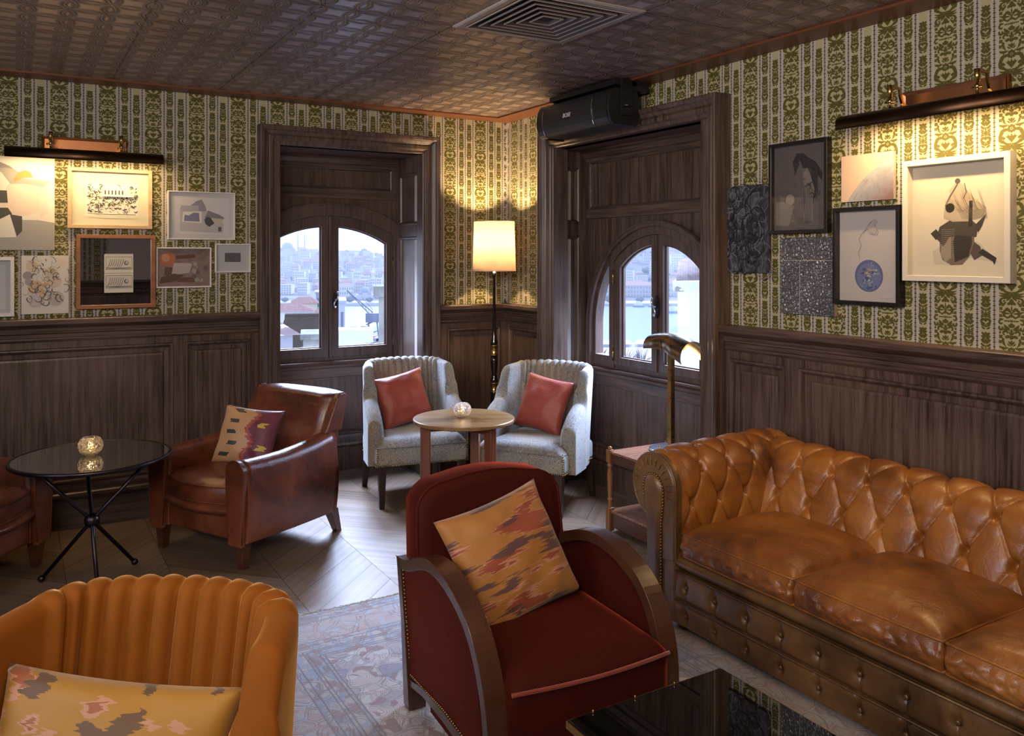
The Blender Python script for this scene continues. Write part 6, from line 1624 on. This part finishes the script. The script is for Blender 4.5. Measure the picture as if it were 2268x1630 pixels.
mosque('large domed mosque with two slender minarets on the far ridge', 637, 556, 1240, 14, (1.05, 1.75))
mosque('small mosque with a single white minaret on the far shore', 808, 652, 725, 7, (1.35,))
# crane, quay, vehicles
t = thing('harbour_crane', 'pale lattice harbour crane on the near quay', 'crane', at(826, 742, 160)); t.rotation_euler = (0, 0, R_(-20))
CR_ = C(.24, .27, .34); mb = MB()
for sx in (-1, 1):
    for sy in (-1, 1): mb.tube([(sx * 1.8, sy * 1.8, -6), (sx * .7, sy * .7, 3)], .14, 5)
for z in (-4, -2, 0, 2): mb.tube([(-1.5 + z * .1, 0, z), (1.5 - z * .1, 0, z + 1)], .1, 5)
mb.build('tower', CR_, t); mb = MB(); mb.box(-1.4, -1, 2.5, 1.4, 1, 4.2); mb.build('cab', CR_, t)
mb = MB(); B0, B1 = Vector((0, 0, 3.8)), Vector((-4.9, 0, 8.6))
for o_ in (-.25, .25): mb.tube([B0 + Vector((0, 0, o_ * 2)), B1], .11, 5)
for k in range(8): mb.tube([B0.lerp(B1, k / 8) + Vector((0, 0, -.4 * (1 - k / 8))), B0.lerp(B1, (k + .5) / 8) + Vector((0, 0, .4 * (1 - k / 8)))], .045, 4)
mb.tube([B0 + Vector((0, 0, 1)), (-2.2, 0, 7.4)], .05, 4); mb.build('jib', CR_, t)
mb = MB(); Q = [at(720, 800, 150), at(757, 738, 178), at(840, 712, 200), at(900, 700, 205), at(900, 800, 140)]
mb.prism([(q.x, q.y) for q in Q], lambda a, b, d: (a, b, d), -26, -15.2); 
tag(mb.build('quay_ground', C(.15, .165, .19)), kind='structure')
for i, (px, py, col, lab) in enumerate(((788, 741, (.75, .75, .78), 'white van parked on the quay nearest the crane'), (809, 735, (.12, .13, .2), 'dark blue car parked on the quay'), (781, 735, (.6, .6, .65), 'silver car parked at the water end of the quay'), (813, 752, (.4, .06, .05), 'red car parked under the crane'), (853, 756, (.7, .7, .7), 'white car parked beside the red one'))):
    tt = thing('car', lab, 'car', (0, 0, 0), R_(20 + 30 * i)); p = at(px, py, 150); k = (-15.2 - 1.6) / (p.z - 1.6); tt.location = (p.x * k, p.y * k, -15.2)
    mb = MB(); rbox(mb, -2.1, -.85, .25, 2.1, .85, .85, .2); rbox(mb, -1.3, -.75, .7, 1.2, .75, 1.4, .3); mb.build('body', C(*col, .3), tt)
    mb = MB(); [mb.tube([(x, -.87, .3), (x, .87, .3)], .3, 12) for x in (-1.3, 1.3)]; mb.build('wheels', P_BLACK, tt)
# right window view
bld('barracks', 'long ochre barracks with rows of windows on the far shore', 1290, 1462, 632, 745, [C(.50, .47, .44), C(.42, .25, .20), C(.22, .26, .34)], 4, 4, 26, 16, hh=15)
bld('barracks', 'second shore building with a red roof beside the ochre barracks', 1466, 1560, 628, 745, [C(.52, .50, .49), C(.44, .24, .2), C(.22, .26, .34)], 5, 4, 14, 16, hh=16)
o = bld('white_neighbour_house', 'white rendered house wall close outside the arched window', 1502, 1640, 644, 27, [C(.80, .80, .78), WH, WIN], .0, 1, 1, 5, yaw=-44)
mb = MB(); a = at(1500, 645, 27); b = at(1640, 600, 29)
n_ = 26
for k in range(n_): 
    p0 = a.lerp(Vector((b.x, b.y, a.z)), k / n_); d = Vector((cos(R_(46)), sin(R_(46)), .18)); mb.tube([p0 + Vector((0, 0, .05)), p0 + d * 3 + Vector((0, 0, .4 + .02 * k))], .075, 8)
tag(mb.build('tiled_roof_edge', out_mat('clay_tiles', [(.3, (.2, .13, .12)), (.7, (.34, .27, .25))], 3.)), 'clay tiled roof edge of the white house outside the arched window', 'roof')
for px, lab in ((1414, 'white ferry moored off the barracks'), (1448, 'second white ferry moored beside the first'), (1491, 'small grey ferry nearer the white house')):
    D = 660 if px < 1480 else 590; tt = thing('ferry', lab, 'boat', at(px, 566, D)); tt.location.z = WL; tt.rotation_euler = (0, 0, R_(-42))
    mb = MB(); mb.hexa([(-4, -1.2, -.5), (4, -1.2, -.5), (4, 1.2, -.5), (-4, 1.2, -.5)], [(-4.6, -1.6, 1.4), (4.8, -1.6, 1.4), (4.8, 1.6, 1.4), (-4.6, 1.6, 1.4)]); mb.build('hull', C(.30, .34, .42), tt)
    mb = MB(); mb.box(-3.4, -1.3, 1.4, 3.2, 1.3, 3.4); mb.box(-2, -1, 3.4, 1.6, 1, 4.6); mb.build('cabin', C(.72, .74, .76), tt)
mb = MB(); Q = [at(1280, 800, 110), at(1300, 757, 165), at(1560, 757, 165), at(1620, 820, 110)]
mb.prism([(q.x, q.y) for q in Q], lambda a, b, d: (a, b, d), -26, -15.6); tag(mb.build('near_quay', C(.42, .41, .40)), kind='structure')
for px0, px1, lab in ((1300, 1350, 'white quay shed at the edge of the arched window'), (1364, 1394, 'white quay shed with dark doors'), (1412, 1436, 'small white quay shed beside the mast')): bld('quay_shed', lab, px0, px1, 762, 158, [C(.62, .66, .70), C(.5, .55, .6), WIN], .6, 1, 5, 6, bottom=-18)
for i, (px, py, D, s) in enumerate(((1385, 800, 105, 3.2), (1420, 802, 100, 3.4), (1330, 790, 112, 2.6))):
    tt = thing('bare_tree', ('bare winter tree nearest the sash stile', 'bare winter tree beneath the desk lamp', 'bare winter tree in the narrow side light')[i], 'tree', at(px, py, D)); rt_ = random.Random(i)
    mb = MB(); mb.tube([(0, 0, -8), (0, 0, -.5 * s)], .14, 6); mb.build('trunk', C(.12, .09, .08), tt)
    mb = MB()
    for q in range(70):
        a = rt_.uniform(0, 6.28); el = rt_.uniform(.15, 1.4); l = s * rt_.uniform(.6, 1.); p1 = Vector((cos(a) * cos(el), sin(a) * cos(el), sin(el))) * l; mid = p1 * .5 + Vector((0, 0, .1 * s)); mb.tube([(0, 0, -.5 * s), mid + Vector((0, 0, -.3 * s)), p1 + Vector((0, 0, -.3 * s))], [.06, .035, .012], 4)
    mb.build('branches', C(.16, .12, .115), tt)

# sea haze between the quay and the far shore
hz = bpy.data.materials.new('sea_haze'); hz.use_nodes = True; hn = hz.node_tree; hn.nodes.clear()
ho = hn.nodes.new('ShaderNodeOutputMaterial'); hv = hn.nodes.new('ShaderNodeVolumeScatter'); hv.inputs['Color'].default_value = (.80, .88, 1, 1); hv.inputs['Density'].default_value = .00075; hv.inputs['Anisotropy'].default_value = .0
hn.links.new(hv.outputs[0], ho.inputs['Volume'])
mb = MB(); P4 = [at(-100, 566, 330), at(2400, 566, 330), at(2400, 566, 1480), at(-100, 566, 1480)]
mb.prism([(q.x, q.y) for q in P4], lambda a, b, d: (a, b, d), WL + .5, WL + 140); o = mb.build('sea_haze', hz); tag(o, kind='structure')
# ============================================================ light and camera
def sun(name, az, el, power, col, angle):
    """az: direction the light comes from, degrees from +X towards +Y"""
    l = bpy.data.lights.new(name, 'SUN'); l.energy = power; l.color = col; l.angle = R_(angle)
    o = bpy.data.objects.new(name, l); COL.objects.link(o)
    d = Vector((cos(R_(az)) * cos(R_(el)), sin(R_(az)) * cos(R_(el)), sin(R_(el))))
    o.rotation_euler = d.to_track_quat('Z', 'Y').to_euler(); o.location = (6, 8, 9); return o
wd = bpy.data.worlds.new('sky'); SC.world = wd; wd.use_nodes = True
nt = wd.node_tree; bg = next(n for n in nt.nodes if n.type == 'BACKGROUND')
tc = nt.nodes.new('ShaderNodeTexCoord'); sp_ = nt.nodes.new('ShaderNodeSeparateXYZ'); nt.links.new(tc.outputs['Generated'], sp_.inputs[0])
rp = nt.nodes.new('ShaderNodeValToRGB'); nt.links.new(sp_.outputs[2], rp.inputs[0])
rp.color_ramp.elements[0].position = 0.; rp.color_ramp.elements[0].color = (.62, .74, 1, 1); rp.color_ramp.elements[1].position = .5; rp.color_ramp.elements[1].color = (.42, .55, 1, 1)
nt.links.new(rp.outputs[0], bg.inputs[0]); bg.inputs[1].default_value = 2.1
BLUE = (.55, .68, 1.)
WARM = (1., .62, .28)
sun('daylight_through_far_window', 76, 33, 6., BLUE, 30)
sun('daylight_through_right_window', 22, 33, 6., BLUE, 30)
for nm, loc, rot, a, b in (('portal_far', (2.03, 6.2, 1.35), (R_(-90), 0, 0), 1.1, 1.2), ('portal_right', (3.75, 4.17, 1.35), (0, R_(90), 0), 1.2, 1.5)):
    o = area(nm, loc, rot, a, b, 1, (1, 1, 1)); o.data.cycles.is_portal = True
def aim(l, tgt):
    l.rotation_euler = (l.location - Vector(tgt)).to_track_quat('Z', 'Y').to_euler()
aim(area('sky_fill_far', (2.3, 7.6, 3.25), (0, 0, 0), 2.6, 1.6, 1700, BLUE), (1.9, 4.6, .5))  # unseen lamps added outside both windows to boost the skylight
aim(area('sky_fill_right', (5.3, 4.4, 3.25), (0, 0, 0), 1.6, 2.6, 1700, BLUE), (2.4, 3.9, .5))
# added fill lights without fixtures, brightening the walls and furniture
area('fill_back_warm', (-.6, -1.2, 2.5), (R_(38), 0, R_(-25)), 1.2, 1.2, 15, (1., .74, .48))
aim(area('fill_wall_wash', (-.9, -.4, 2.45), (0, 0, 0), 1.4, .5, 32, (1., .84, .70), 110), (2.2, 5.6, 2.3))
aim(area('fill_wall_wash_right', (-1.6, 1.6, 2.45), (0, 0, 0), 1.4, .5, 17, (1., .86, .74), 100), (3.3, 2.6, 2.2))
area('fill_middle', (.9, 1.2, 2.55), (0, 0, 0), .7, .7, 14, (1., .7, .42))
area('fill_back_cool', (-2.6, 2.2, 1.9), (0, R_(-68), 0), 1.0, 1.4, 34, (.72, .8, 1.))

cam = bpy.data.cameras.new('camera'); co = bpy.data.objects.new('camera', cam); COL.objects.link(co); SC.camera = co
cam.sensor_fit = 'HORIZONTAL'; cam.sensor_width = 36; cam.lens = 36 * 1854 / 2268; cam.shift_y = -(815 - 566) / 2268
cam.clip_start = .02; cam.clip_end = 4000
co.location = (0, 0, 1.6); co.rotation_euler = (R_(90), 0, R_(59.25 - 90))
vs = SC.view_settings; vs.view_transform = 'Standard'; vs.look = 'None'; vs.exposure = .15; vs.gamma = 1; vs.use_curve_mapping = False
SC.cycles.use_denoising = True
SC.cycles.max_bounces = 8; SC.cycles.diffuse_bounces = 4; SC.cycles.glossy_bounces = 4; SC.cycles.transmission_bounces = 8; SC.cycles.transparent_max_bounces = 12
SC.cycles.sample_clamp_indirect = 6; SC.cycles.caustics_reflective = False; SC.cycles.caustics_refractive = False
SC.cycles.use_adaptive_sampling = False
